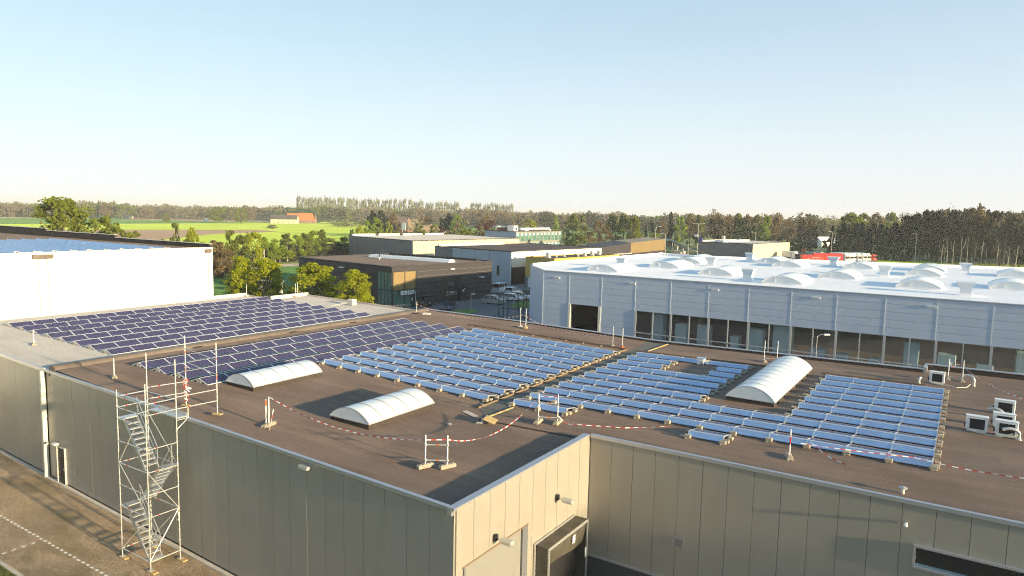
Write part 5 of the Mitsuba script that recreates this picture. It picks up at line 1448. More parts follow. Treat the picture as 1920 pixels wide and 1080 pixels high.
# ---------------------------------------------------------------- cars
def car(label, x, y, ang, paint, kind, L=4.4, W=1.8, Hc=1.5, group='cars parked in the courtyard'):
    """kind: 'suv', 'hatch', 'saloon' or 'van'; ang is the heading of the bonnet, degrees from +x."""
    t = thing('parked_car', label, 'van' if kind == 'van' else 'car', group)
    a = math.radians(ang)

    def put(n, m, mm, p=t, smooth=False):
        v, f = m if isinstance(m, tuple) else (np.array(m.vertices), np.array(m.faces))
        return obj(n, (turn(v, a) + [x, y, 0.05], f), mm, p, smooth=smooth)
    h = L / 2
    belt = Hc * 0.60
    roofs = {'suv': (-0.47 * L, -0.40 * L, 0.06 * L, 0.24 * L), 'hatch': (-0.48 * L, -0.38 * L, 0.05 * L, 0.24 * L), 'saloon': (-0.40 * L, -0.20 * L, 0.06 * L, 0.24 * L), 'van': (-0.49 * L, -0.46 * L, 0.24 * L, 0.38 * L)}[kind]
    low = [(-h, 0.32), (-h + 0.05, 0.2), (h - 0.12, 0.2), (h, 0.34), (h - 0.03, belt * 0.72), (h - 0.25, belt * 0.86), (roofs[3] + 0.02, belt), (roofs[0], belt), (-h + 0.02, belt * 0.9)]
    # body shell with rounded plan: three lofted slices
    sec = []
    for yy, k in ((-W / 2, 0.965), (-W / 2 + 0.10, 1.0), (W / 2 - 0.10, 1.0), (W / 2, 0.965)):
        sec.append(np.array([[u * k, yy, 0.2 + (z - 0.2) * (1.0 if abs(yy) < W / 2 - 0.05 else 0.93)] for u, z in low]))
    n = len(low)
    v = np.vstack(sec)
    f = [[i * n + k, (i + 1) * n + k, (i + 1) * n + (k + 1) % n] for i in range(3) for k in range(n)] + [[i * n + k, (i + 1) * n + (k + 1) % n, i * n + (k + 1) % n] for i in range(3) for k in range(n)]
    f += [[0, k, k + 1] for k in range(1, n - 1)] + [[3 * n, 3 * n + k + 1, 3 * n + k] for k in range(1, n - 1)]
    put('body', (v, np.array(f)), paint, smooth=35)
    ti = 0.16
    cab = [(roofs[0], belt - 0.01), (roofs[1], Hc - 0.05), (roofs[2], Hc - 0.04), (roofs[3], belt - 0.01)]
    g = np.array([[u, s * (W / 2 - 0.06 - (ti if z > belt else 0)), z] for s in (-1, 1) for u, z in cab])
    gf = np.array([[0, 1, 2], [0, 2, 3], [4, 6, 5], [4, 7, 6], [0, 4, 5], [0, 5, 1], [2, 6, 7], [2, 7, 3], [1, 5, 6], [1, 6, 2]])
    put('windows', (g, gf), 'm_glass_dark')
    top = [(roofs[1] - 0.04, Hc - 0.08), (roofs[1] + 0.1, Hc), ((roofs[1] + roofs[2]) / 2, Hc + 0.02), (roofs[2] - 0.05, Hc - 0.01), (roofs[2] + 0.06, Hc - 0.09)]
    ry = W / 2 - 0.06 - ti + 0.015
    put('roof', profile(top, -ry, ry, 'y'), paint, smooth=40)
    pl = []
    for s in (-1, 1):
        for u0, u1 in ((roofs[0] + 0.02, roofs[1]), (roofs[3] - 0.02, roofs[2])):
            pl.append(beam((u0, s * (W / 2 - 0.05), belt), (u1, s * (ry - 0.0), Hc - 0.06), 0.09, 0.07))
        for q in ((0.0,) if kind == 'saloon' else (-0.16 * L, 0.03 * L)):
            pl.append(beam((q, s * (W / 2 - 0.05), belt), (q, s * (ry + 0.005), Hc - 0.06), 0.06, 0.07))
    put('pillar', join(pl), paint)
    for u in (-0.30 * L, 0.315 * L):
        for s in (-1, 1):
            wy = s * (W / 2 - 0.10)
            wk = put('wheel', tube((u, wy - 0.10, 0.31), (u, wy + 0.11, 0.31), 0.315, 18), 'm_rubber', smooth=40)
            put('rim', tube((u, wy + s * 0.112, 0.31), (u, wy + s * 0.122, 0.31), 0.20, 12), 'm_zinc', wk)
            put('arch', tube((u, wy - 0.02, 0.31), (u, wy + s * 0.095, 0.31), 0.36, 18), 'm_black', wk)
    for s in (-1, 1):
        put('headlight', cham(h - 0.34, h - 0.03, s * (W / 2 - 0.28) - 0.14, s * (W / 2 - 0.28) + 0.14, belt * 0.66, belt * 0.84, 0.03), 'm_lamp_glass')
        put('tail_light', cham(-h - 0.005, -h + 0.12, s * (W / 2 - 0.17) - 0.1, s * (W / 2 - 0.17) + 0.1, belt * 0.70, belt * (1.02 if kind != 'van' else 1.5), 0.02), 'm_tail')
        put('mirror', cham(roofs[3] - 0.30, roofs[3] - 0.16, s * (W / 2 + 0.08) - 0.09, s * (W / 2 + 0.08) + 0.09, belt - 0.02, belt + 0.13, 0.03), paint)
    put('number_plate', box(h - 0.005, h + 0.012, -0.26, 0.26, 0.38, 0.49), 'm_yellow')
    put('number_plate', box(-h - 0.014, -h + 0.004, -0.26, 0.26, 0.55, 0.66), 'm_yellow')
    return t


car('black estate car parked closest to the showroom entrance', (-81.82, 98.55, 0)[0], (-81.82, 98.55, 0)[1], -62, 'm_car_black', 'suv', 4.7, 1.88, 1.62)
car('dark blue saloon nearest to the oval lawn', (-75.64, 96.51, 0)[0], (-75.64, 96.51, 0)[1], -66, 'm_car_blue', 'saloon', 4.7, 1.84, 1.42)
car('silver family car parked in front of the white hatchbacks', (-74.22, 108.7, 0)[0], (-74.22, 108.7, 0)[1], 16, 'm_car_silver', 'hatch', 4.4, 1.8, 1.62)
car('light white hatchback just behind the silver car', (-74.05, 114.93, 0)[0], (-74.05, 114.93, 0)[1], 18, 'm_car_white', 'hatch', 4.25, 1.8, 1.45)
car('white estate car behind the white hatchback', (-74.67, 118.46, 0)[0], (-74.67, 118.46, 0)[1], 18, 'm_car_white', 'suv', 4.5, 1.8, 1.45)
car('black saloon half hidden behind the white cars', (-75.24, 122.23, 0)[0], (-75.24, 122.23, 0)[1], 18, 'm_car_black', 'saloon', 4.6, 1.84, 1.4)
car('white pickup-like car seen from behind, next to the white van', (-80.3, 124.58, 0)[0], (-80.3, 124.58, 0)[1], 95, 'm_car_white', 'suv', 4.6, 1.85, 1.6)
car('white delivery van seen from behind by the blue wall', (-83.98, 125.17, 0)[0], (-83.98, 125.17, 0)[1], 97, 'm_car_white', 'van', 4.9, 1.95, 2.15)
car('dark car under the pollard trees beside the concrete kiosk', (-114.96, 86.08, 0)[0], (-114.96, 86.08, 0)[1], 20, 'm_car_blue', 'hatch', 4.3, 1.8, 1.45)

# ---------------------------------------------------------------- small things of the courtyard
t = thing('transformer_kiosk', 'pale concrete kiosk half hidden behind the pollard trees', 'kiosk')
b_ = (-115.08, 89.65, 0)
obj('body', (turn(box(-2.2, 2.2, -1.3, 1.3, 0, 2.7)[0], 0.12) + [b_[0], b_[1], 0], BOXF), 'm_concrete', t)
obj('roof', (turn(box(-2.35, 2.35, -1.45, 1.45, 2.7, 2.86)[0], 0.12) + [b_[0], b_[1], 0], BOXF), 'm_zinc', t)
obj('door', (turn(box(2.2, 2.24, -0.8, 0.8, 0.1, 2.2)[0], 0.12) + [b_[0], b_[1], 0], BOXF), 'm_trim', t)
LG = 'street lamps'


def street_lamp(label, x, y, h, arms, r=0.09, boxes=0, group=LG):
    t = thing('street_lamp', label, 'street lamp', group)
    obj('pole', tube((x, y, 0), (x, y, h), r, 8, r * 0.6), 'm_zinc', t)
    for dx, dy in arms:
        obj('arm', path([(x, y, h - 0.1), (x + dx * 0.4, y + dy * 0.4, h + 0.15), (x + dx, y + dy, h + 0.18)], r * 0.5, 6), 'm_zinc', t)
        L = math.hypot(dx, dy)
        obj('head', beam((x + dx, y + dy, h + 0.17), (x + dx * (1 + 0.6 / L), y + dy * (1 + 0.6 / L), h + 0.2), 0.30, 0.14), 'm_white_paint', t)
    return t


street_lamp('black post lamp with a white globe on the oval lawn', *(-71.51, 97.54, 0)[:2], 2.9, [(0.02, 0.02)], 0.06)
street_lamp('bent street lamp in front of the dark steel gate', *(-60.52, 94.22, 0)[:2], 3.4, [(0.9, 0.6)], 0.06)
street_lamp('short lamp with a bright head behind the valley-end trestle', *(-32.4, 70.9), 3.55, [(0.3, 0.3)], 0.05)
street_lamp('lamp head among the dark bushes beside the pollards', *(-94.1, 77.7), 3.4, [(0.5, 0.3)], 0.05)
street_lamp('lamp in front of the silver hall glass near its middle', *(-12.9, 81), 4.6, [(0.6, 0.4)], 0.05)
street_lamp('grey street lamp standing behind the gold panel', *(-109.7, 279.2), 13.0, [(1.3, 0.9)], 0.12)
street_lamp('grey street lamp in front of the canopy left end', *(-97, 257.3), 10.6, [(-1.2, -0.8)], 0.12)
street_lamp('short street lamp under the canopy slope', *(-90.6, 264.9), 6.8, [(0.5, 0.3)], 0.1)
t = street_lamp('two armed street lamp with a blue box at the canopy end', *(-96.6, 294.6), 14.6, [(1.5, 1.0), (-1.5, -1.0)], 0.14)
x, y = (-96.6, 294.6)
obj('sign_box', cham(x - 1.7, x - 0.3, y - 0.3, y + 0.3, 9.2, 10.0, 0.05), 'm_white_paint', t)
obj('blue_box', cham(x + 0.3, x + 2.0, y - 0.3, y + 0.3, 6.8, 9.0, 0.05), 'm_navy', t)
street_lamp('street lamp behind the slate and cream hall', *(-79.3, 320.3), 11.3, [(-1.1, -0.6)], 0.12)
street_lamp('street lamp beside the dark hedge above the red trailers', *(-51.8, 346.1), 12.2, [(-0.9, -0.5)], 0.12)
street_lamp('tall street lamp in front of the dark wood', *(-18.8, 351.5), 12.3, [(-0.9, -0.5)], 0.14)
street_lamp('small lamp in the shade left of the dark wood', *(-35.2, 350.2), 6.6, [(0.4, 0.2)], 0.09)
t = thing('steel_gate', 'dark open steel gate frame standing in the courtyard', 'gate')
x, y = (-61.66, 95.5, 0)[:2]
obj('post', join([tube((x + dx, y + dy, 0), (x + dx, y + dy, 4.0), 0.07) for dx, dy in ((-1.8, -1.2), (-1.2, -0.8), (-0.6, -0.4), (0.2, 0.2), (0.8, 0.5), (1.5, 1.0), (1.9, 1.3))]), 'm_black', t)
obj('rail', join([tube((x - 1.8, y - 1.2, z), (x + 1.9, y + 1.3, z), 0.06) for z in (1.6, 3.0)]), 'm_black', t)
t = thing('shrub_bed', 'low brown planting bed beside the steel gate', 'planter')
obj('edge', box(x + 1.0, x + 5.0, y + 1.5, y + 4.5, 0.03, 0.28), 'm_kerb', t)
t = thing('wire_fence', 'thin green wire fence on the lawn between the pollards', 'fence')
p, q = np.array((-119.46, 96.02, 0)[:2]), np.array((-121.66, 101.17, 0)[:2])
for k in range(4):
    c = p + (q - p) * k / 3
    obj('post', tube((*c, 0), (*c, 2.0), 0.04), 'm_zinc', t)
obj('wire', join([tube((*p, z), (*q, z), 0.012) for z in (0.4, 0.8, 1.2, 1.6, 1.95)]), 'm_zinc', t)


# ---------------------------------------------------------------- trucks
def truck(label, x, y, ang, body, cab, L=9.0, H_=3.7, trailer=False, marks=None):
    t = thing('parked_truck' if not trailer else 'parked_trailer', label, 'truck' if not trailer else 'trailer', 'trucks parked behind the white roof')
    a = math.radians(ang)

    def put(n, m, mm, p=t):
        return obj(n, (turn(m[0], a) + [x, y, 0.05], m[1]), mm, p)
    b = put('box_body', cham(-L / 2, L / 2 - (0 if trailer else 2.2), -1.25, 1.25, 1.1, H_, 0.06), body)
    put('chassis', box(-L / 2, L / 2, -0.9, 0.9, 0.7, 1.1), 'm_black')
    if not trailer:
        put('cab', cham(L / 2 - 2.0, L / 2, -1.2, 1.2, 0.6, 3.1, 0.15), cab)
        put('windscreen', cham(L / 2 - 0.1, L / 2 + 0.02, -1.05, 1.05, 1.75, 2.7, 0.01), 'm_glass_dark')
        put('bumper', cham(L / 2 - 0.1, L / 2 + 0.06, -1.2, 1.2, 0.4, 0.9, 0.03), 'm_black')
        put('wind_deflector', cham(L / 2 - 1.9, L / 2 - 0.5, -1.0, 1.0, 3.1, H_, 0.2), cab)
    else:
        put('side_skirt', box(-L / 2, L / 2, -1.27, -1.2, 0.75, 1.1), 'm_white_paint')
    for u in ((-L * 0.38, -L * 0.26, L * 0.36) if not trailer else (-L * 0.36, -L * 0.25, L * 0.3)):
        for s in (-1.05, 1.05):
            put('wheel', tube((u, s - 0.15, 0.5), (u, s + 0.15, 0.5), 0.5, 14), 'm_rubber')
    if marks:
        r = random.Random(3)
        for m, zz, u0 in (('m_white_paint', 2.55, -1.0), ('m_yellow', 2.05, 0.2)):
            pts = [(u0 + 0.42 * k, -1.29, zz + (0.28 if k % 2 else -0.12) * r.uniform(0.6, 1.3)) for k in range(9)]
            put('script_mark', path(pts, 0.09, 5), m, b)
        put('script_mark', path([(-2.6, -1.29, 2.2), (-1.6, -1.29, 2.22)], 0.07, 5), 'm_white_paint', b)
    return t


truck('red trailer with white and yellow script standing nearest', *(-50.6, 295.7), 28, 'm_red', 'm_red', 9.2, 3.6, True, True)
truck('red trailer behind the scripted one with a white roof edge', *(-47.4, 308.4), 28, 'm_red', 'm_red', 11.5, 4.0, True)
TR_ = [((-44.3, 318.9), -32, 'm_white', 'm_trim_cream', 'cream truck facing the camera, leftmost of the truck row'), ((-43, 321.1), -32, 'm_white', 'm_white_paint', 'white truck second in the truck row'), ((-41.9, 323.3), -32, 'm_white', 'm_white_paint', 'white truck third in the truck row'),
       ((-40.4, 324.5), -32, 'm_white', 'm_trim_cream', 'cream truck fourth in the truck row'), ((-38.9, 328.7), -32, 'm_teal', 'm_white_paint', 'truck with a blue green box in the truck row'), ((-37.5, 330.9), -32, 'm_white', 'm_trim_cream', 'cream truck second from the right in the truck row'), ((-35.8, 334.1), -32, 'm_red', 'm_red', 'red truck at the right end of the truck row')]
for p, a, b, c, l in TR_:
    truck(l, *p, a, b, c, 8.0, 3.9 if b != 'm_red' else 3.2)
truck('white truck partly hidden by the cream wall', *(-64.3, 321.6), -30, 'm_white', 'm_white_paint', 7.0, 3.6)
truck('dark tipper truck with a heap of gravel left of the red trailers', *(-60.4, 320.4), -60, 'm_black', 'm_black', 7.5, 2.6)
for px_, l, m in (((-58.1, 333), 'dark grey gravel silo bags behind the red trailers', 'm_grey_clad'), ((-56, 337.4), 'brownish gravel silo bags behind the red trailers', 'm_concrete')):
    t = thing('material_heap', l, 'heap')
    r = random.Random(6)
    pts = np.array([[px_[0] + r.gauss(0, 1.9), px_[1] + r.gauss(0, 1.2), max(0.0, 3.6 * math.exp(-abs(r.gauss(0, 0.7))) * r.random())] for _ in range(90)])
    hm = trimesh.convex.convex_hull(pts)
    obj('heap', (np.array(hm.vertices), np.array(hm.faces)), m, t)
    obj('sheet', cham(px_[0] - 1.8, px_[0] + 1.8, px_[1] - 1, px_[1] + 1, 2.6, 3.4, 0.3), 'm_canopy', t)
t = thing('brick_pillar', 'orange red kiosk standing among the far shrubs', 'kiosk')
x, y = (-72.6, 393.4)
obj('body', cham(x - 1.3, x + 1.3, y - 1, y + 1, 0, 3.6, 0.1), 'm_orange', t)
obj('cap', box(x - 1.5, x + 1.5, y - 1.2, y + 1.2, 3.6, 3.9), 'm_white', t)


# ---------------------------------------------------------------- farms and houses far off
def house(label, x, y, ang, L, W, he, hr_, wall, roofm, wins=3, chim=True, hip=0.0):
    t = thing('farm_house', label, 'house')
    a = math.radians(ang)

    def put(n, v, f, m, p=t):
        return obj(n, (turn(np.array(v, float), a) + [x, y, 0], np.array(f)), m, p)
    v, f = box(-L / 2, L / 2, -W / 2, W / 2, 0, he)
    put('wall', v, f, wall)
    g = [[-L / 2, -W / 2, he], [-L / 2, W / 2, he], [-L / 2, 0, hr_ - 0.1], [L / 2, -W / 2, he], [L / 2, W / 2, he], [L / 2, 0, hr_ - 0.1]]
    put('gable', g, [[0, 2, 1], [3, 4, 5]], wall)
    o = 0.5
    e = L / 2 + 0.3
    hp = hip
    rv = [[-e, -W / 2 - o, he - 0.35], [e, -W / 2 - o, he - 0.35], [e - hp, 0, hr_], [-e + hp, 0, hr_], [-e, W / 2 + o, he - 0.35], [e, W / 2 + o, he - 0.35]]
    put('roof', rv, [[0, 1, 2], [0, 2, 3], [4, 3, 2], [4, 2, 5]] + ([[0, 3, 4], [1, 5, 2]] if hp else []), roofm)
    for k in range(wins):
        u = -L / 2 + L * (k + 0.5) / wins
        v, f = box(u - 0.7, u + 0.7, -W / 2 - 0.06, -W / 2 + 0.02, 0.9, 2.3)
        wk = put('window', v, f, 'm_white_paint')
        v, f = box(u - 0.58, u + 0.58, -W / 2 - 0.09, -W / 2 - 0.061, 1.0, 2.2)
        put('pane', v, f, 'm_glass_dark', wk)
    if chim:
        v, f = box(-0.5, 0.5, -0.4, 0.4, hr_ - 0.8, hr_ + 0.9)
        put('chimney', v, f, 'm_brick_house')


house('farm house with a bright orange tiled roof far across the meadow', *(-703.66, 603.81, 0)[:2], 40, 25, 14, 3.4, 12.5, 'm_brick_house', 'm_tile_orange', 4, False, 5)
house('barn with a dark roof and cream wall left of the orange roof', *(-675.62, 548.79, 0)[:2], 38, 30, 11, 5.2, 10.0, 'm_cream', 'm_tile_dark', 5, False)
house('small orange roofed wing behind the dark barn', *(-761.15, 631.45, 0)[:2], 40, 14, 8, 6.5, 11.5, 'm_brick_house', 'm_tile_orange', 2, False)
house('long low brown farm with a thatched roof at the far field edge', *(-938.64, 531.47, 0)[:2], 36, 36, 14, 3.6, 11.0, 'm_brick_house', 'm_thatch', 5, True, 4)
house('grey gabled house left of the long brown farm', *(-950.44, 517.58, 0)[:2], 110, 16, 12, 4.0, 11.0, 'm_white', 'm_tile_dark', 3)
house('brick house with a blue grey roof among the trees', *(-317.2, 346.8), 55, 15, 11, 6.0, 13.5, 'm_brick_house', 'm_tile_dark', 3)
house('house with a long pale roof behind the blossom tree', *(-314.7, 357.1), 55, 18, 11, 5.0, 12.0, 'm_brick_house', 'm_thatch', 3)
house('small house with a white gable and orange verge in the shrubs', *(-249.4, 312.7), -35, 7, 7, 2.8, 6.6, 'm_white', 'm_tile_orange', 1, False)
house('brown roofed house between the shrubs left of the white gable', *(-274.1, 331.3), 55, 14, 9, 4.2, 9.0, 'm_brick_house', 'm_thatch', 2)
for k, (p, l) in enumerate((((-457.4, 680.5), 'far white farm building at the wood edge behind the glass office'), ((-403.2, 691), 'far pale shed at the wood edge right of the glass office'), ((-81.5, 513.6), 'far white roofed shed between the conifers'), ((-496.6, 575.3), 'far white farm building at the wood edge above the brick house'))):
    house(l, *p, 60, 16, 9, 3.6, 6.5, 'm_white', 'm_tile_dark' if k != 2 else 'm_white', 2, False)
t = thing('notice_board', 'white square board on legs in front of the brick house', 'sign')
x, y = (-259.8, 290.9)
obj('plate', cham(x - 1.6, x + 1.6, y - 0.1, y + 0.1, 7.0, 11.0, 0.05), 'm_white_paint', t)
obj('leg', join([tube((x - 1, y, 0), (x - 1, y, 7.0), 0.12), tube((x + 1, y, 0), (x + 1, y, 7.0), 0.12)]), 'm_zinc', t)
t = thing('white_tank', 'small white round tank by the far field', 'tank')
x, y = (-733.9, 485.6)
obj('shell', tube((x, y, 1.0), (x, y, 4.6), 2.2, 14), 'm_white_paint', t, smooth=40)
obj('stand', tube((x, y, 0), (x, y, 1.0), 1.6, 10), 'm_zinc', t)

# ---------------------------------------------------------------- trees
def leaves(pts, size, r, up=0.0):
    """Leaf clumps at the points: crossed-size quads with random tilt."""
    n = len(pts)
    nr = r.normal(size=(n, 3)); nr[:, 2] = 0.75 * np.abs(nr[:, 2]) + up
    nr /= np.linalg.norm(nr, axis=1, keepdims=True)
    u = np.cross(nr, r.normal(size=(n, 3))); u /= np.linalg.norm(u, axis=1, keepdims=True)
    w = np.cross(nr, u)
    s = size * r.uniform(0.55, 1.25, (n, 1))
    v = np.stack([pts - u * s * .5, pts + w * s * .36 - u * s * 0.05, pts + u * s * .5, pts - w * s * .36 + u * s * .08], 1).reshape(-1, 3)
    i = np.arange(n)[:, None] * 4
    return v, np.vstack([i + [0, 1, 2], i + [0, 2, 3]])


def envelope(shape, t):
    """Crown radius (share of the half width) at the height t from 0 (crown base) to 1."""
    t = np.clip(t, 0, 1)
    if shape == 'round': return np.sqrt(np.maximum(0, 1 - ((t - 0.45) / 0.56) ** 2))
    if shape == 'oval': return np.maximum(0, np.sin(np.pi * np.clip(t * 0.93 + 0.06, 0, 1))) ** 0.7
    if shape == 'cone': return (1 - t) ** 0.8 * (0.75 + 0.25 * np.cos(t * 30))
    if shape == 'column': return np.minimum(1, 7 * (1 - t)) ** 0.6 * np.minimum(1, 0.6 + 3 * t)
    if shape == 'bush': return np.sqrt(np.maximum(0, 1 - t ** 2.2))
    if shape == 'spire': return np.maximum(0.05, (1 - t)) ** 0.65 * np.minimum(1, 0.55 + 2 * t)
    return 1 - t


BASE = {'round': 0.16, 'oval': 0.14, 'cone': 0.05, 'column': 0.18, 'bush': 0.0, 'spire': 0.07}


def proto(kind, shape, n, leaf_m, seed, clumps=26, sparse=0.0, limbs=7, bark='m_bark', h=10.0, w=7.0, cover=1.0):
    """A tree of height 10 and crown width 7: a tapered trunk with limbs, and a crown of leaf clumps that leaves gaps."""
    r = np.random.default_rng(seed)
    zb = BASE[shape] * h
    cl = []
    while len(cl) < clumps:
        t = r.uniform(0.02, 0.98)
        R = envelope(shape, t) * w / 2
        a, q = r.uniform(0, 6.283), math.sqrt(r.uniform(0.12, 1))
        if R > 0.15:
            cl.append((R * q * 0.86 * math.cos(a), R * q * 0.86 * math.sin(a), zb + (h - zb) * t * 0.95, r.uniform(0.55, 1.2) * (0.09 * w + 0.10 * R)))
    cl = np.array(cl)
    k = r.integers(0, len(cl), n)
    d = r.normal(size=(n, 3)); d /= np.linalg.norm(d, axis=1, keepdims=True)
    p = cl[k, :3] + d * (cl[k, 3] * r.uniform(0.45 - 0.3 * sparse, 1.05 + 0.6 * sparse, n))[:, None] * [1, 1, 0.8 if shape != 'column' else 1.5]
    p[:, 2] = np.clip(p[:, 2], 0.02 * h, h * 1.02)
    crown = leaves(p, leaf_m, r)
    tr = [path([(0, 0, -0.3), (0.05, 0.02, zb + 0.2 * h), (0, 0.05, h * 0.62)], [0.026 * h, 0.019 * h, 0.006 * h], 7)]
    for c in cl[r.choice(len(cl), min(limbs, len(cl)), replace=False)]:
        z0 = min(c[2] * 0.7, zb + r.uniform(0.05, 0.45) * (h - zb))
        tr.append(path([(0, 0, z0), (c[0] * 0.55, c[1] * 0.55, z0 + (c[2] - z0) * 0.7), tuple(c[:3])], [0.009 * h, 0.006 * h, 0.002 * h], 5))
    name = f'proto_{kind}_{shape}_{seed}'
    scene[name] = {'type': 'shapegroup', 'trunk': mikit.ply(join(tr), bark), 'crown': mikit.ply(crown, LEAF[kind])}
    return name


P = {}
for kind, shape, n, s, sp, lb, bk in (('yellow', 'bush', 11000, 0.36, 0.25, 9, 'm_bark'), ('yellow', 'oval', 1700, 0.55, 0.25, 7, 'm_bark'), ('lime', 'oval', 2550, 0.55, 0.3, 7, 'm_bark'), ('lime', 'spire', 2400, 0.55, 0.35, 7, 'm_bark_pale'),
                                  ('olive', 'oval', 2550, 0.55, 0.3, 8, 'm_bark'), ('olive', 'spire', 2400, 0.55, 0.35, 8, 'm_bark_pale'), ('olive', 'bush', 2550, 0.6, 0.2, 4, 'm_bark'), ('oak', 'round', 5200, 0.42, 0.3, 14, 'm_bark'), ('oak', 'bush', 2600, 0.5, 0.2, 6, 'm_bark'), ('brown', 'oval', 2250, 0.5, 0.5, 10, 'm_bark'),
                                  ('brown', 'round', 2250, 0.5, 0.5, 10, 'm_bark'), ('brown', 'bush', 2250, 0.55, 0.3, 6, 'm_bark'), ('bud', 'oval', 750, 0.36, 0.9, 18, 'm_bark'), ('bud', 'round', 800, 0.36, 0.9, 20, 'm_bark'), ('dark', 'cone', 3400, 0.75, 0.05, 3, 'm_bark'), ('dark', 'oval', 3400, 0.75, 0.05, 5, 'm_bark'),
                                  ('dark', 'bush', 2000, 0.6, 0.1, 3, 'm_bark'), ('red', 'bush', 2550, 0.55, 0.2, 5, 'm_bark'), ('red', 'round', 1700, 0.55, 0.3, 7, 'm_bark'), ('blossom', 'round', 1700, 0.5, 0.4, 8, 'm_bark'), ('green', 'bush', 2850, 0.6, 0.15, 4, 'm_bark'), ('green', 'oval', 1900, 0.6, 0.2, 5, 'm_bark'),
                                  ('poplar', 'column', 700, 1.1, 0.2, 4, 'm_bark'), ('wood', 'oval', 3000, 0.6, 0.4, 10, 'm_bark'), ('wood', 'round', 3000, 0.6, 0.4, 12, 'm_bark')):
    P[kind, shape] = [proto(kind, shape, n, s, 11 + 7 * k + len(P) * 31, 30 if n < 3000 else 100 if n > 9000 else 56, sp, lb, bk) for k in range(2)]
# trees of the far belts: few large clumps
for kind in ('brown', 'olive', 'bud', 'wood', 'dark', 'lime'):
    P[kind, 'far'] = []
    for k in range(3):
        r = np.random.default_rng(900 + k + 17 * len(P))
        cl = r.uniform(-1, 1, (11, 3))
        cl = cl / np.maximum(1, np.linalg.norm(cl, axis=1, keepdims=True)) * [2.9, 2.9, 3.6] + [0, 0, 5.4]
        q = r.integers(0, 11, 170)
        d = r.normal(size=(170, 3)); d /= np.linalg.norm(d, axis=1, keepdims=True)
        pts = cl[q] + d * r.uniform(0.6, 1.7, (170, 1))
        pts[:, 2] = np.clip(pts[:, 2], 0.3, 10)
        name = f'proto_far_{kind}_{k}'
        scene[name] = {'type': 'shapegroup', 'crown': mikit.ply(leaves(pts, 1.15, r), LEAF[kind]), 'trunk': mikit.ply(tube((0, 0, -0.2), (0, 0, 6.5), 0.22, 5, 0.08), 'm_bark')}
        P[kind, 'far'].append(name)

TR_RNG = random.Random(77)


def inst(key, group, x, y, h, w, z=0.0):
    s = w / 7.0
    scene[key] = {'type': 'instance', 'group': {'type': 'ref', 'id': group}, 'to_world': T().translate([x, y, z]).rotate([0, 0, 1], TR_RNG.uniform(0, 360)).scale([s, s, h / 10.0])}


CATS = {'bush': 'shrub'}


def tree(kind, shape, x, y, h, w, label, group=None, name=None):
    nm = name or {'bush': 'shrub', 'cone': 'conifer', 'column': 'poplar_tree'}.get(shape, 'tree')
    k = numbered(nm)
    tag(k, label, 'shrub' if nm == 'shrub' else 'tree', group)
    inst(k, P[kind, shape][TR_RNG.randrange(2)], x, y, h, w)


# pollards and shrubs by the courtyard
for a, l in (((-103.7, 75.0, 8.9, 6.0), 'yellow green pollard tree left of the concrete kiosk'), ((-99.8, 77.0, 8.8, 8.1), 'yellow green pollard tree above the concrete kiosk'), ((-88.8, 77.7, 8.6, 10.1), 'broad yellow green tree between kiosk and black showroom'), ((-80.1, 78.3, 8.0, 7.2), 'round yellow green tree at the corner of the black showroom')):
    tree('yellow', 'bush', *a, l)
tree('dark', 'bush', *(-95.7, 74.0, 5.3, 2.8), 'dark low shrub in front of the concrete kiosk')
tree('dark', 'bush', *(-85.7, 75.2, 4.9, 6.1), 'dark shrubs under the broad yellow green tree')
# behind the white building
tree('oak', 'round', *(-198.7, 89.8, 18.8, 17.9), 'large spreading oak behind the tall white building')
for a, l in (((-188.7, 80.0, 12.0, 9.4), 'low yellow bush left under the large oak'), ((-192.0, 96.7, 15.0, 10.8), 'yellow tree right beside the large oak'), ((-181.8, 94.8, 12.5, 9.4), 'low yellow bush in front of the tree beside the oak'), ((-185.9, 102.0, 11.0, 6.5), 'small green bush above the steps of the white building roof edge')):
    tree('oak', 'bush', *a, l)
tree('olive', 'spire', *(-170.8, 104.1, 13.8, 4.6), 'slender blue green birch left of the yellow tree')
tree('yellow', 'oval', *(-165.1, 105.6, 12.5, 5.1), 'bright yellow tree right of the slender birch')
tree('olive', 'bush', *(-163.4, 96.9, 9.6, 5.8), 'low olive bush behind the white building corner')
tree('olive', 'bush', *(-159.5, 99.5, 9.5, 6.6), 'low olive bush under the bright yellow tree')
# birches along the road
BL = 'one of the young birches in the line behind the dark hedge'
for a, kd, sh in (((-155.6, 105.5, 9.5, 7.4), 'brown', 'bush'), ((-155.3, 109.4, 12.3, 5.8), 'olive', 'spire'), ((-155.5, 112.6, 10.2, 6.7), 'olive', 'oval'), ((-157.0, 117.3, 12.1, 7.3), 'yellow', 'oval'), ((-151.3, 104.7, 7.6, 8.7), 'brown', 'bush'), ((-180.8, 139.0, 8.7, 6.9), 'lime', 'spire'), ((-182.0, 143.9, 7.9, 7.1), 'lime', 'spire'), ((-184.3, 150.5, 9.8, 8.3), 'olive', 'spire'),
                  ((-185.5, 155.4, 9.0, 8.5), 'lime', 'spire'), ((-186.8, 160.0, 9.6, 8.6), 'olive', 'spire'), ((-188.2, 164.5, 10.3, 8.2), 'lime', 'spire'), ((-189.4, 169.3, 10.8, 8.3), 'olive', 'spire'), ((-190.4, 174.1, 7.1, 7.9), 'olive', 'oval'), ((-191.3, 179.0, 5.9, 8.0), 'lime', 'oval'), ((-192.8, 183.3, 8.1, 6.9), 'lime', 'spire'), ((-186.7, 158.6, 6.4, 9.7), 'olive', 'oval'), ((-182.7, 146.2, 5.8, 8.7), 'lime', 'oval'), ((-188.6, 167.1, 6.6, 10.0), 'olive', 'oval')):
    tree(kd, sh, *a, BL, 'young birches behind the hedge')


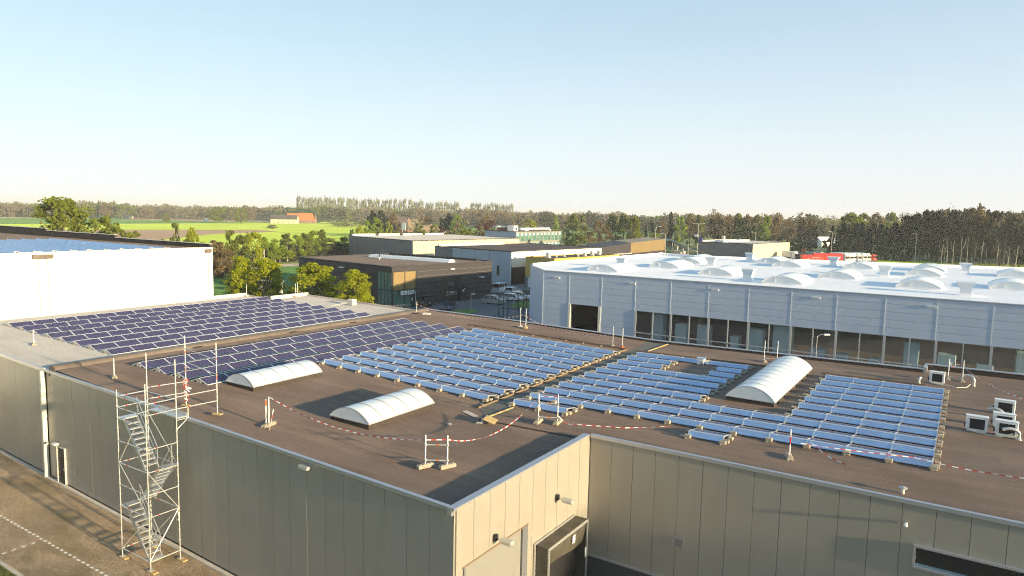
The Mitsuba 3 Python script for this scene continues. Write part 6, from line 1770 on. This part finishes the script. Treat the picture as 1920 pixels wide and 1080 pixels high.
def hedge(name, label, p, q, h, w, n, kind, size, seed, cat='hedge'):
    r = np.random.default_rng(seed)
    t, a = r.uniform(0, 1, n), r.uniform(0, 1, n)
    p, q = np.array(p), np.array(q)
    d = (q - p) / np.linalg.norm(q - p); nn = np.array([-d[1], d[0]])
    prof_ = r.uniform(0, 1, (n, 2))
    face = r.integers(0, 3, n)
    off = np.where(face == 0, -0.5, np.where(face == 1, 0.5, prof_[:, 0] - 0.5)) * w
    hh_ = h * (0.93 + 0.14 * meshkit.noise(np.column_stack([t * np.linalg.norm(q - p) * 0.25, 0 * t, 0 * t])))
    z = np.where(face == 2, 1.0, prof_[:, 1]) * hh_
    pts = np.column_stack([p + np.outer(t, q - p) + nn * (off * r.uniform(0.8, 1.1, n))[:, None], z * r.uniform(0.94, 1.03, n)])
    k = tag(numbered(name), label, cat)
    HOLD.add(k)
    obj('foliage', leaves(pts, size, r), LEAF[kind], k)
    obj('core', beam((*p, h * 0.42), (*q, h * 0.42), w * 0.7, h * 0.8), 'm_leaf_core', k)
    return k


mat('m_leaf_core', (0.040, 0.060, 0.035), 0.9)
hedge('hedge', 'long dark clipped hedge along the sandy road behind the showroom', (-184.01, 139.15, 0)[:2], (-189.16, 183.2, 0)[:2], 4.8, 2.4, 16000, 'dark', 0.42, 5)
# trees of the middle distance
MID = [
    ('dark', 'oval', (-317.5, 325.9, 17.5, 6.9), 'dark evergreen left of the pair before the far poplars'), ('dark', 'round_', (-311.6, 327.4, 17.9, 8.3), 'dark round evergreen right of the pair before the far poplars'), ('brown', 'round', (-315.1, 342.0, 16.4, 8.5), 'brown tree beside the brick house'),
    ('lime', 'oval', (-231.7, 235.0, 12.9, 5.5), 'pale lime tree at the left over the grey cream hall'), ('lime', 'oval', (-232.2, 241.5, 14.2, 7.6), 'broad lime tree over the grey cream hall'), ('yellow', 'oval', (-231.7, 248.9, 12.8, 4.1), 'narrow yellow green tree over the grey cream hall'),
    ('yellow', 'oval', (-226.9, 225.6, 11.1, 5.8), 'yellow bush tree at the meadow edge over the grey cream hall'), ('green', 'oval', (-223.8, 217.4, 9.3, 3.3), 'small dark green tree at the meadow corner'), ('dark', 'bush', (-260.6, 276.6, 12.2, 4.6), 'dark shrub between the lime trees'),
    ('blossom', 'round', (-262.2, 302.1, 12.9, 9.7), 'blossoming pale tree beside the brick house'), ('brown', 'bush', (-264.2, 293.6, 12.5, 8.4), 'reddish brown shrub under the white board'), ('brown', 'round', (-282.5, 337.3, 14.9, 12.1), 'broad brown tree right of the blossoming tree'),
    ('dark', 'cone', (-269.4, 335.2, 15.5, 4.6), 'dark spruce left of the tall dark yew'), ('dark', 'oval', (-265.8, 338.0, 16.6, 7.2), 'tall dark yew behind the white gable'), ('lime', 'round', (-258.5, 337.4, 16.4, 9.1), 'rounded lime tree right of the dark yew'), ('brown', 'oval', (-246.3, 321.5, 13.4, 4.9), 'small brown tree in front of the rounded lime tree'),
    ('brown', 'round', (-242.1, 343.2, 15.5, 8.9), 'brown copper tree left of the glass office'), ('red', 'round', (-228.1, 328.6, 13.5, 9.1), 'copper red tree beside the glass office'), ('red', 'bush', (-225.4, 312.1, 11.2, 6.4), 'dark red shrub left of the copper trees'), ('red', 'bush', (-231.3, 288.8, 9.9, 4.5), 'dark red shrub under the white gable'),
    ('yellow', 'round', (-261.7, 426.0, 15.2, 12.2), 'yellow tree behind the glass office'), ('lime', 'oval', (-256.3, 452.4, 17.5, 7.9), 'lime tree behind the right end of the glass office'), ('olive', 'oval', (-183.5, 344.1, 18.4, 10.1), 'tall olive tree right of the glass office'), ('olive', 'oval', (-183.7, 355.3, 17.4, 7.9), 'olive tree close to the tall one right of the office'),
    ('bud', 'oval', (-195.1, 354.9, 17.8, 6.8), 'thin budding tree at the right end of the glass office'), ('green', 'bush', (-141.9, 264.3, 9.7, 6.8), 'green shrub at the right end of the glass office'), ('olive', 'bush', (-142.9, 275.1, 9.1, 8.0), 'olive shrub before the black sloping hall'), ('brown', 'oval', (-166.8, 341.4, 15.0, 6.4), 'brown tree left of the broad olive trees'),
    ('olive', 'oval', (-153.4, 331.2, 18.3, 10.0), 'broad olive tree over the black sloping hall'), ('olive', 'oval', (-146.3, 328.9, 18.6, 9.9), 'yellowish broad olive tree over the gold panel'), ('oak', 'round', (-139.6, 326.4, 17.1, 7.6), 'yellow brown tree over the gold panel'), ('brown', 'oval', (-150.5, 316.0, 13.2, 8.0), 'brown tree low over the black sloping hall'),
    ('dark', 'cone', (-162.8, 398.0, 12.9, 3.9), 'short dark spruce left of the pair behind the lamp'), ('dark', 'cone', (-159.2, 399.5, 15.2, 4.6), 'taller dark spruce behind the lamp'), ('brown', 'oval', (-157.2, 411.0, 15.6, 8.0), 'dark brown tree behind the canopy'),
    ('dark', 'cone', (-147.5, 398.6, 22.3, 6.5), 'tall dark fir rising over the canopy'), ('lime', 'oval', (-134.1, 376.8, 19.2, 8.5), 'lime green tree right of the tall fir'), ('brown', 'round', (-130.4, 383.4, 19.6, 8.0), 'orange brown tree right of the lime green one'), ('olive', 'round', (-130.7, 399.2, 19.2, 8.3), 'olive tree behind the two armed lamp'),
    ('bud', 'round', (-137.3, 449.5, 25.1, 8.6), 'thin budding tree that overtops the wood'), ('brown', 'round', (-117.9, 387.5, 19.6, 10.5), 'brown tree right of the two armed lamp'), ('brown', 'oval', (-110.0, 384.6, 20.0, 9.7), 'brown tree in the wood over the slate wall'), ('olive', 'oval', (-105.5, 387.9, 20.4, 9.2), 'olive tree in the wood over the slate wall'),
    ('brown', 'round', (-101.2, 392.2, 20.0, 9.2), 'orange brown tree in the wood over the slate wall'), ('olive', 'oval', (-95.7, 388.4, 19.8, 7.9), 'olive tree beside the fresh green one'), ('lime', 'oval', (-89.4, 384.8, 19.8, 7.8), 'fresh green tree over the cream wall'), ('brown', 'oval', (-90.1, 410.2, 19.5, 7.0), 'red brown tree right of the fresh green one'),
    ('brown', 'round', (-85.2, 421.5, 18.5, 7.2), 'red brown tree in the gap over the cream wall'), ('bud', 'oval', (-71.2, 378.4, 23.3, 7.6), 'tall bare tree with a light crown over the tipper truck'), ('brown', 'oval', (-65.5, 374.3, 19.6, 8.1), 'orange brown tree with a dark trunk over the tipper truck'), ('brown', 'oval', (-70.4, 376.5, 19.6, 6.4), 'brown lower crown beside the tall bare tree'),
    ('oak', 'round', (-50.1, 391.8, 21.7, 15.6), 'broad orange olive tree over the dark conifers'), ('bud', 'round', (-84.0, 553.7, 22.7, 12.8), 'grey bare tree behind the conifers'), ('olive', 'round', (-59.0, 516.6, 23.0, 13.5), 'olive tree behind the broad orange one'), ('brown', 'round', (-49.2, 497.6, 23.3, 13.7), 'brown tree between conifers and dark wood'), ('olive', 'round', (-39.6, 478.4, 23.2, 13.2), 'olive brown tree beside the dark wood'),
]
for kd, sh, a, l in MID:
    tree(kd, sh if (kd, sh) in P else ('oval' if (kd, 'oval') in P else 'round'), *a, l)
GC = 'dark conifers behind the trucks'
for a in ((-55.1, 367.9, 16.5, 4.5), (-52.2, 366.3, 15.8, 4.5), (-50.3, 368.6, 16.8, 5.1), (-47.4, 366.9, 15.9, 4.5), (-45.2, 371.3, 16.5, 5.1), (-42.3, 367.6, 16.8, 5.1), (-40.0, 369.8, 15.8, 4.5), (-37.6, 372.1, 16.9, 5.7), (-34.5, 368.4, 16.5, 5.1), (-31.7, 366.6, 15.8, 4.5), (-28.7, 370.9, 17.1, 6.2), (-25.9, 369.1, 16.7, 5.1)):
    tree('dark', 'cone' if a[3] < 4.8 else 'oval', *a, 'one of the dark conifers standing in a row behind the trucks', GC)
GS = 'green shrubs below the conifers'
for k, a in enumerate(((-55.0, 359.8, 9.2, 8.3), (-49.0, 358.7, 8.4, 9.4), (-43.5, 359.4, 9.1, 9.4), (-37.8, 358.0, 8.4, 8.8), (-32.5, 358.5, 10.0, 9.9), (-27.0, 357.0, 8.8, 8.7), (-22.9, 357.3, 9.5, 8.2), (-77.5, 363.8, 9.3, 8.5), (-71.1, 363.1, 8.0, 11.3), (-64.3, 366.4, 7.7, 6.8), (-84.4, 366.4, 8.0, 8.6), (-93.3, 360.1, 6.7, 11.3), (-103.1, 357.4, 5.8, 11.3), (-111.2, 357.1, 6.0, 10.2), (-87.1, 361.7, 6.4, 8.5))):
    tree('green' if k % 3 else 'dark', 'bush', *a, 'one of the dense green shrubs along the foot of the wood', GS)
GM = 'shrubs behind the grey cream hall'
rs = random.Random(21)
for k, a in enumerate(((-222.5, 243.7, 8.8, 6.5), (-220.6, 248.1, 8.3, 6.6), (-218.6, 252.6, 8.8, 7.1), (-216.6, 256.8, 8.6, 6.6), (-215.9, 262.7, 9.4, 7.8), (-211.3, 266.4, 9.0, 6.7), (-209.1, 270.6, 9.8, 7.8), (-206.2, 275.3, 9.6, 7.9), (-203.6, 279.7, 9.1, 7.9), (-201.4, 283.8, 9.2, 6.9), (-241.8, 282.7, 11.8, 8.5), (-236.6, 289.6, 11.7, 8.0), (-227.8, 304.1, 12.5, 8.7), (-147.8, 295.0, 10.7, 7.5), (-130.0, 314.2, 10.7, 6.2), (-126.1, 321.1, 10.2, 10.5))):
    tree(('olive', 'brown', 'olive', 'oak')[k % 4], 'bush', *a, 'one of the mixed shrubs filling the garden strip behind the far halls', GM)
for a, l in (((-693.3, 474.2, 15.8, 19.2), 'round tree in the ploughed field left of the single one'), ((-663.9, 481.3, 16.4, 16.2), 'single round tree at the edge of the ploughed field'), ((-686.9, 410.2, 10.9, 9.7), 'green bush right of the long brown farm')):
    tree('oak', 'round', *a, l)
for a, l in (((-773.0, 634.4, 19.8, 18.3), 'dark green tree behind the barn'), ((-779.9, 657.4, 19.5, 18.6), 'green tree behind the orange roof'), ((-761.8, 663.2, 20.6, 20.0), 'olive tree right behind the orange roof'), ((-782.1, 623.2, 15.9, 18.3), 'dark tree left of the barn')):
    tree('green', 'oval', *a, l)
tree('brown', 'bush', *(-503.3, 395.3, 3.4, 11.7), 'brown scrub patch in the meadow before the barn')
# the dark wood at the right
GW = 'trees of the dark wood'
DW = [(1706, 400, 372), (1722, 398, 366), (1738, 392, 368), (1752, 392, 374), (1764, 390, 366), (1776, 388, 372), (1790, 388, 364), (1800, 390, 374), (1812, 390, 366), (1826, 389, 370), (1838, 390, 362), (1852, 391, 370), (1866, 392, 360), (1880, 394, 366), (1892, 394, 358), (1906, 396, 364), (1920, 396, 356), (1936, 394, 360), (1955, 396, 356)]
WT = [(-23.3, 371.3, 21.2, 9.6), (-19.7, 365.5, 21.7, 8.9), (-16.5, 367.6, 22.9, 9.0), (-13.9, 373.7, 23.1, 9.1), (-11.2, 365.8, 23.2, 8.9), (-8.9, 371.9, 23.6, 9.1), (-5.9, 364.0, 23.5, 8.9), (-3.9, 374.0, 23.2, 9.1), (-1.6, 366.0, 23.6, 8.9), (1.1, 370.0, 23.9, 9.6), (3.3, 362.0, 24.1, 9.4), (6.2, 369.9, 23.6, 9.0), (8.6, 359.9, 23.2, 8.8), (11.4, 365.8, 22.9, 8.9), (13.3, 357.8, 22.8, 8.7), (16.2, 363.6, 22.5, 8.9), (18.3, 355.5, 22.6, 8.7), (21.6, 359.3, 23.0, 9.3), (25.2, 355.1, 22.9, 9.8),
      (-22.1, 384.4, 20.6, 10.5), (-15.8, 387.7, 21.8, 10.6), (-9.3, 384.9, 22.3, 10.5), (-3.1, 388.0, 22.7, 10.6), (3.0, 384.0, 23.0, 10.5), (9.1, 385.9, 22.7, 10.6), (14.8, 379.7, 22.5, 10.4), (20.4, 377.4, 22.3, 10.4), (-17.6, 361.6, 18.6, 8.3), (-11.5, 359.8, 18.7, 8.2), (-5.9, 358.0, 18.4, 8.2), (-0.7, 357.0, 18.5, 8.2), (5.0, 356.0, 18.6, 8.1), (10.5, 353.8, 18.3, 8.1), (15.8, 351.6, 18.4, 8.0), (20.9, 349.4, 18.5, 8.0)]
for k, a in enumerate(WT):
    tree('wood', 'oval' if k % 3 else 'round', *a, 'pale trunked tree inside the dark wood at the right border', GW)
for a, l in (((-6.7, 359.9, 26.6, 11.0), 'thin leafed tree standing tallest over the dark wood'), ((11.6, 351.8, 24.4, 10.7), 'bare branched tree over the dark wood near the right border'), ((-11.1, 367.8, 24.7, 7.3), 'bare treetop on the left shoulder of the dark wood'), ((-29.4, 419.0, 23.9, 7.0), 'bare treetop left of the dark wood'), ((16.6, 351.6, 23.6, 8.0), 'bare treetop at the very right of the dark wood')):
    tree('bud', 'round', *a, l)
tree('brown', 'round', *(2.8, 357.0, 25.3, 12.0), 'orange brown broad treetop in the middle of the dark wood')
r = random.Random(31)
for k in range(13):
    px_ = (1764, 1770, 1785, 1800, 1812, 1826, 1838, 1847, 1868, 1880, 1888, 1903, 1774)[k]
    th_ = YAW + math.atan((960 - px_) / 1314.0)
    d_ = 349 - 0.012 * (px_ - 1764) * 2 + r.uniform(-2, 4)
    x, y = -d_ * math.sin(th_), d_ * math.cos(th_)
    t = thing('birch_stem', 'slim pale stem at the front edge of the dark wood', 'tree', 'pale stems of the wood edge')
    hh_ = r.uniform(8, 12)
    obj('trunk', path([(x, y, 0), (x + r.uniform(-.3, .3), y, hh_ * .5), (x + r.uniform(-.5, .5), y, hh_)], [0.19, 0.15, 0.06], 6), 'm_bark_pale', t)
    obj('branch', path([(x, y, hh_ * 0.5), (x + r.choice((-1, 1)) * 0.9, y, hh_ * 0.72), (x + r.choice((-1, 1)) * 1.2, y, hh_ * 0.95)], [0.09, 0.07, 0.03], 5), 'm_bark_pale', t)
# poplar rows
for px0, px1, n, y0_, d_, gl in ((560, 774, 27, 38.5, 1190, 'long far row of tall poplars'), (781, 858, 10, 36.5, 1195, 'second far row of poplars'), (884, 955, 11, 35.0, 1200, 'third, farthest row of poplars')):
    r = random.Random(n)
    for k in range(n):
        px_ = px0 + (px1 - px0) * (k + r.uniform(-0.2, 0.2)) / (n - 1)
        th_ = YAW + math.atan((960 - px_) / 1314.0)
        tree('poplar', 'column', -d_ * math.sin(th_), d_ * math.cos(th_), y0_ * r.uniform(0.95, 1.03), 8.2 * r.uniform(0.9, 1.2), f'poplar of the {gl} on the horizon', gl)


# far woods
def belt(name, label, px0, px1, d0, d1, n, h0, h1, kinds, seed):
    r = random.Random(seed)
    labels[name] = {'label': label, 'category': 'wood', 'kind': 'stuff'}
    for k in range(n):
        u = (k + r.random()) / n
        th_ = YAW + math.atan((960 - (px0 + (px1 - px0) * u)) / 1314.0)
        d_ = r.uniform(d0, d1)
        h = (h0 + (h1 - h0) * u) * r.uniform(0.78, 1.05) * (0.88 + 0.24 * meshkit.noise(np.array([u * n * 0.06, seed, 0.0])))
        kind = kinds[int(meshkit.noise(np.array([u * n * 0.045, seed + 5.0, 1.0])) * len(kinds) * 0.999 + r.uniform(-0.5, 0.5)) % len(kinds)]
        key = f'{name}__{k + 1:03d}'
        HOLD.add(key)
        inst(key, P[kind, 'far'][r.randrange(3)], -d_ * math.sin(th_), d_ * math.cos(th_), h, r.uniform(12.0, 19.0))


belt('far_wood', 'long brownish wood along the left half of the horizon', -160, 560, 1000, 1180, 330, 19.5, 22.0, ['olive', 'brown', 'bud', 'olive', 'brown'], 3)
belt('far_wood_centre', 'brown wood along the middle of the horizon below the poplars', 520, 1000, 1010, 1130, 280, 22.5, 22.0, ['brown', 'bud', 'brown', 'olive', 'wood'], 4)
belt('far_wood_middle', 'grey brown wood along the horizon over the glass office', 860, 1330, 780, 980, 260, 21.0, 22.0, ['brown', 'bud', 'wood', 'olive'], 5)
belt('far_wood_right', 'dull wood along the horizon over the cream hall', 1280, 1760, 640, 860, 240, 21.0, 23.5, ['wood', 'brown', 'bud', 'olive'], 6)
belt('far_wood_outer', 'wood beyond the right end of the horizon', 1900, 2500, 380, 520, 160, 22, 24, ['wood', 'olive', 'brown'], 7)
belt('field_hedges', 'scattered bushes between the far fields', 620, 700, 700, 900, 14, 4.0, 6.0, ['olive', 'brown', 'dark'], 8)
belt('wood_behind_camera', 'dark wood opposite the halls, mirrored in the glazed strip', 3300, 3301, 60, 61, 1, 12, 12, ['wood'], 9)
del scene['wood_behind_camera__001']
r = random.Random(12)
for k in range(150):
    inst(f'wood_behind_camera__{k + 1:03d}', P[('wood', 'brown', 'olive')[k % 3], 'far'][k % 3], -260 + 3.4 * k + r.uniform(-4, 4), -75 - r.uniform(0, 50), r.uniform(14, 21), r.uniform(11, 16))
for k in range(9):
    tree('wood', 'oval', 98 + r.uniform(-6, 6), -2 + 6.2 * k + r.uniform(-1.5, 1.5), 20.5 + r.uniform(-2.0, 1.6), 8.5, 'tree of the row east of the halls whose shade falls on the right wall', 'shade trees east of the halls')

# ---------------------------------------------------------------- the evening haze
scene['air'] = {'type': 'homogeneous', 'albedo': {'type': 'rgb', 'value': [0.95, 0.95, 0.95]}, 'sigma_t': 0.00022}
scene['clear'] = {'type': 'null'}
scene['haze'] = {'type': 'cube', 'to_world': T().translate([0, 2000, 22]).scale([6100, 5100, 23.05]), 'bsdf': {'type': 'ref', 'id': 'clear'}, 'interior': {'type': 'ref', 'id': 'air'}}
labels['haze'] = {'label': 'thin pale haze over the fields and far woods', 'category': 'haze', 'kind': 'stuff'}
scene['camera']['medium'] = {'type': 'ref', 'id': 'air'}
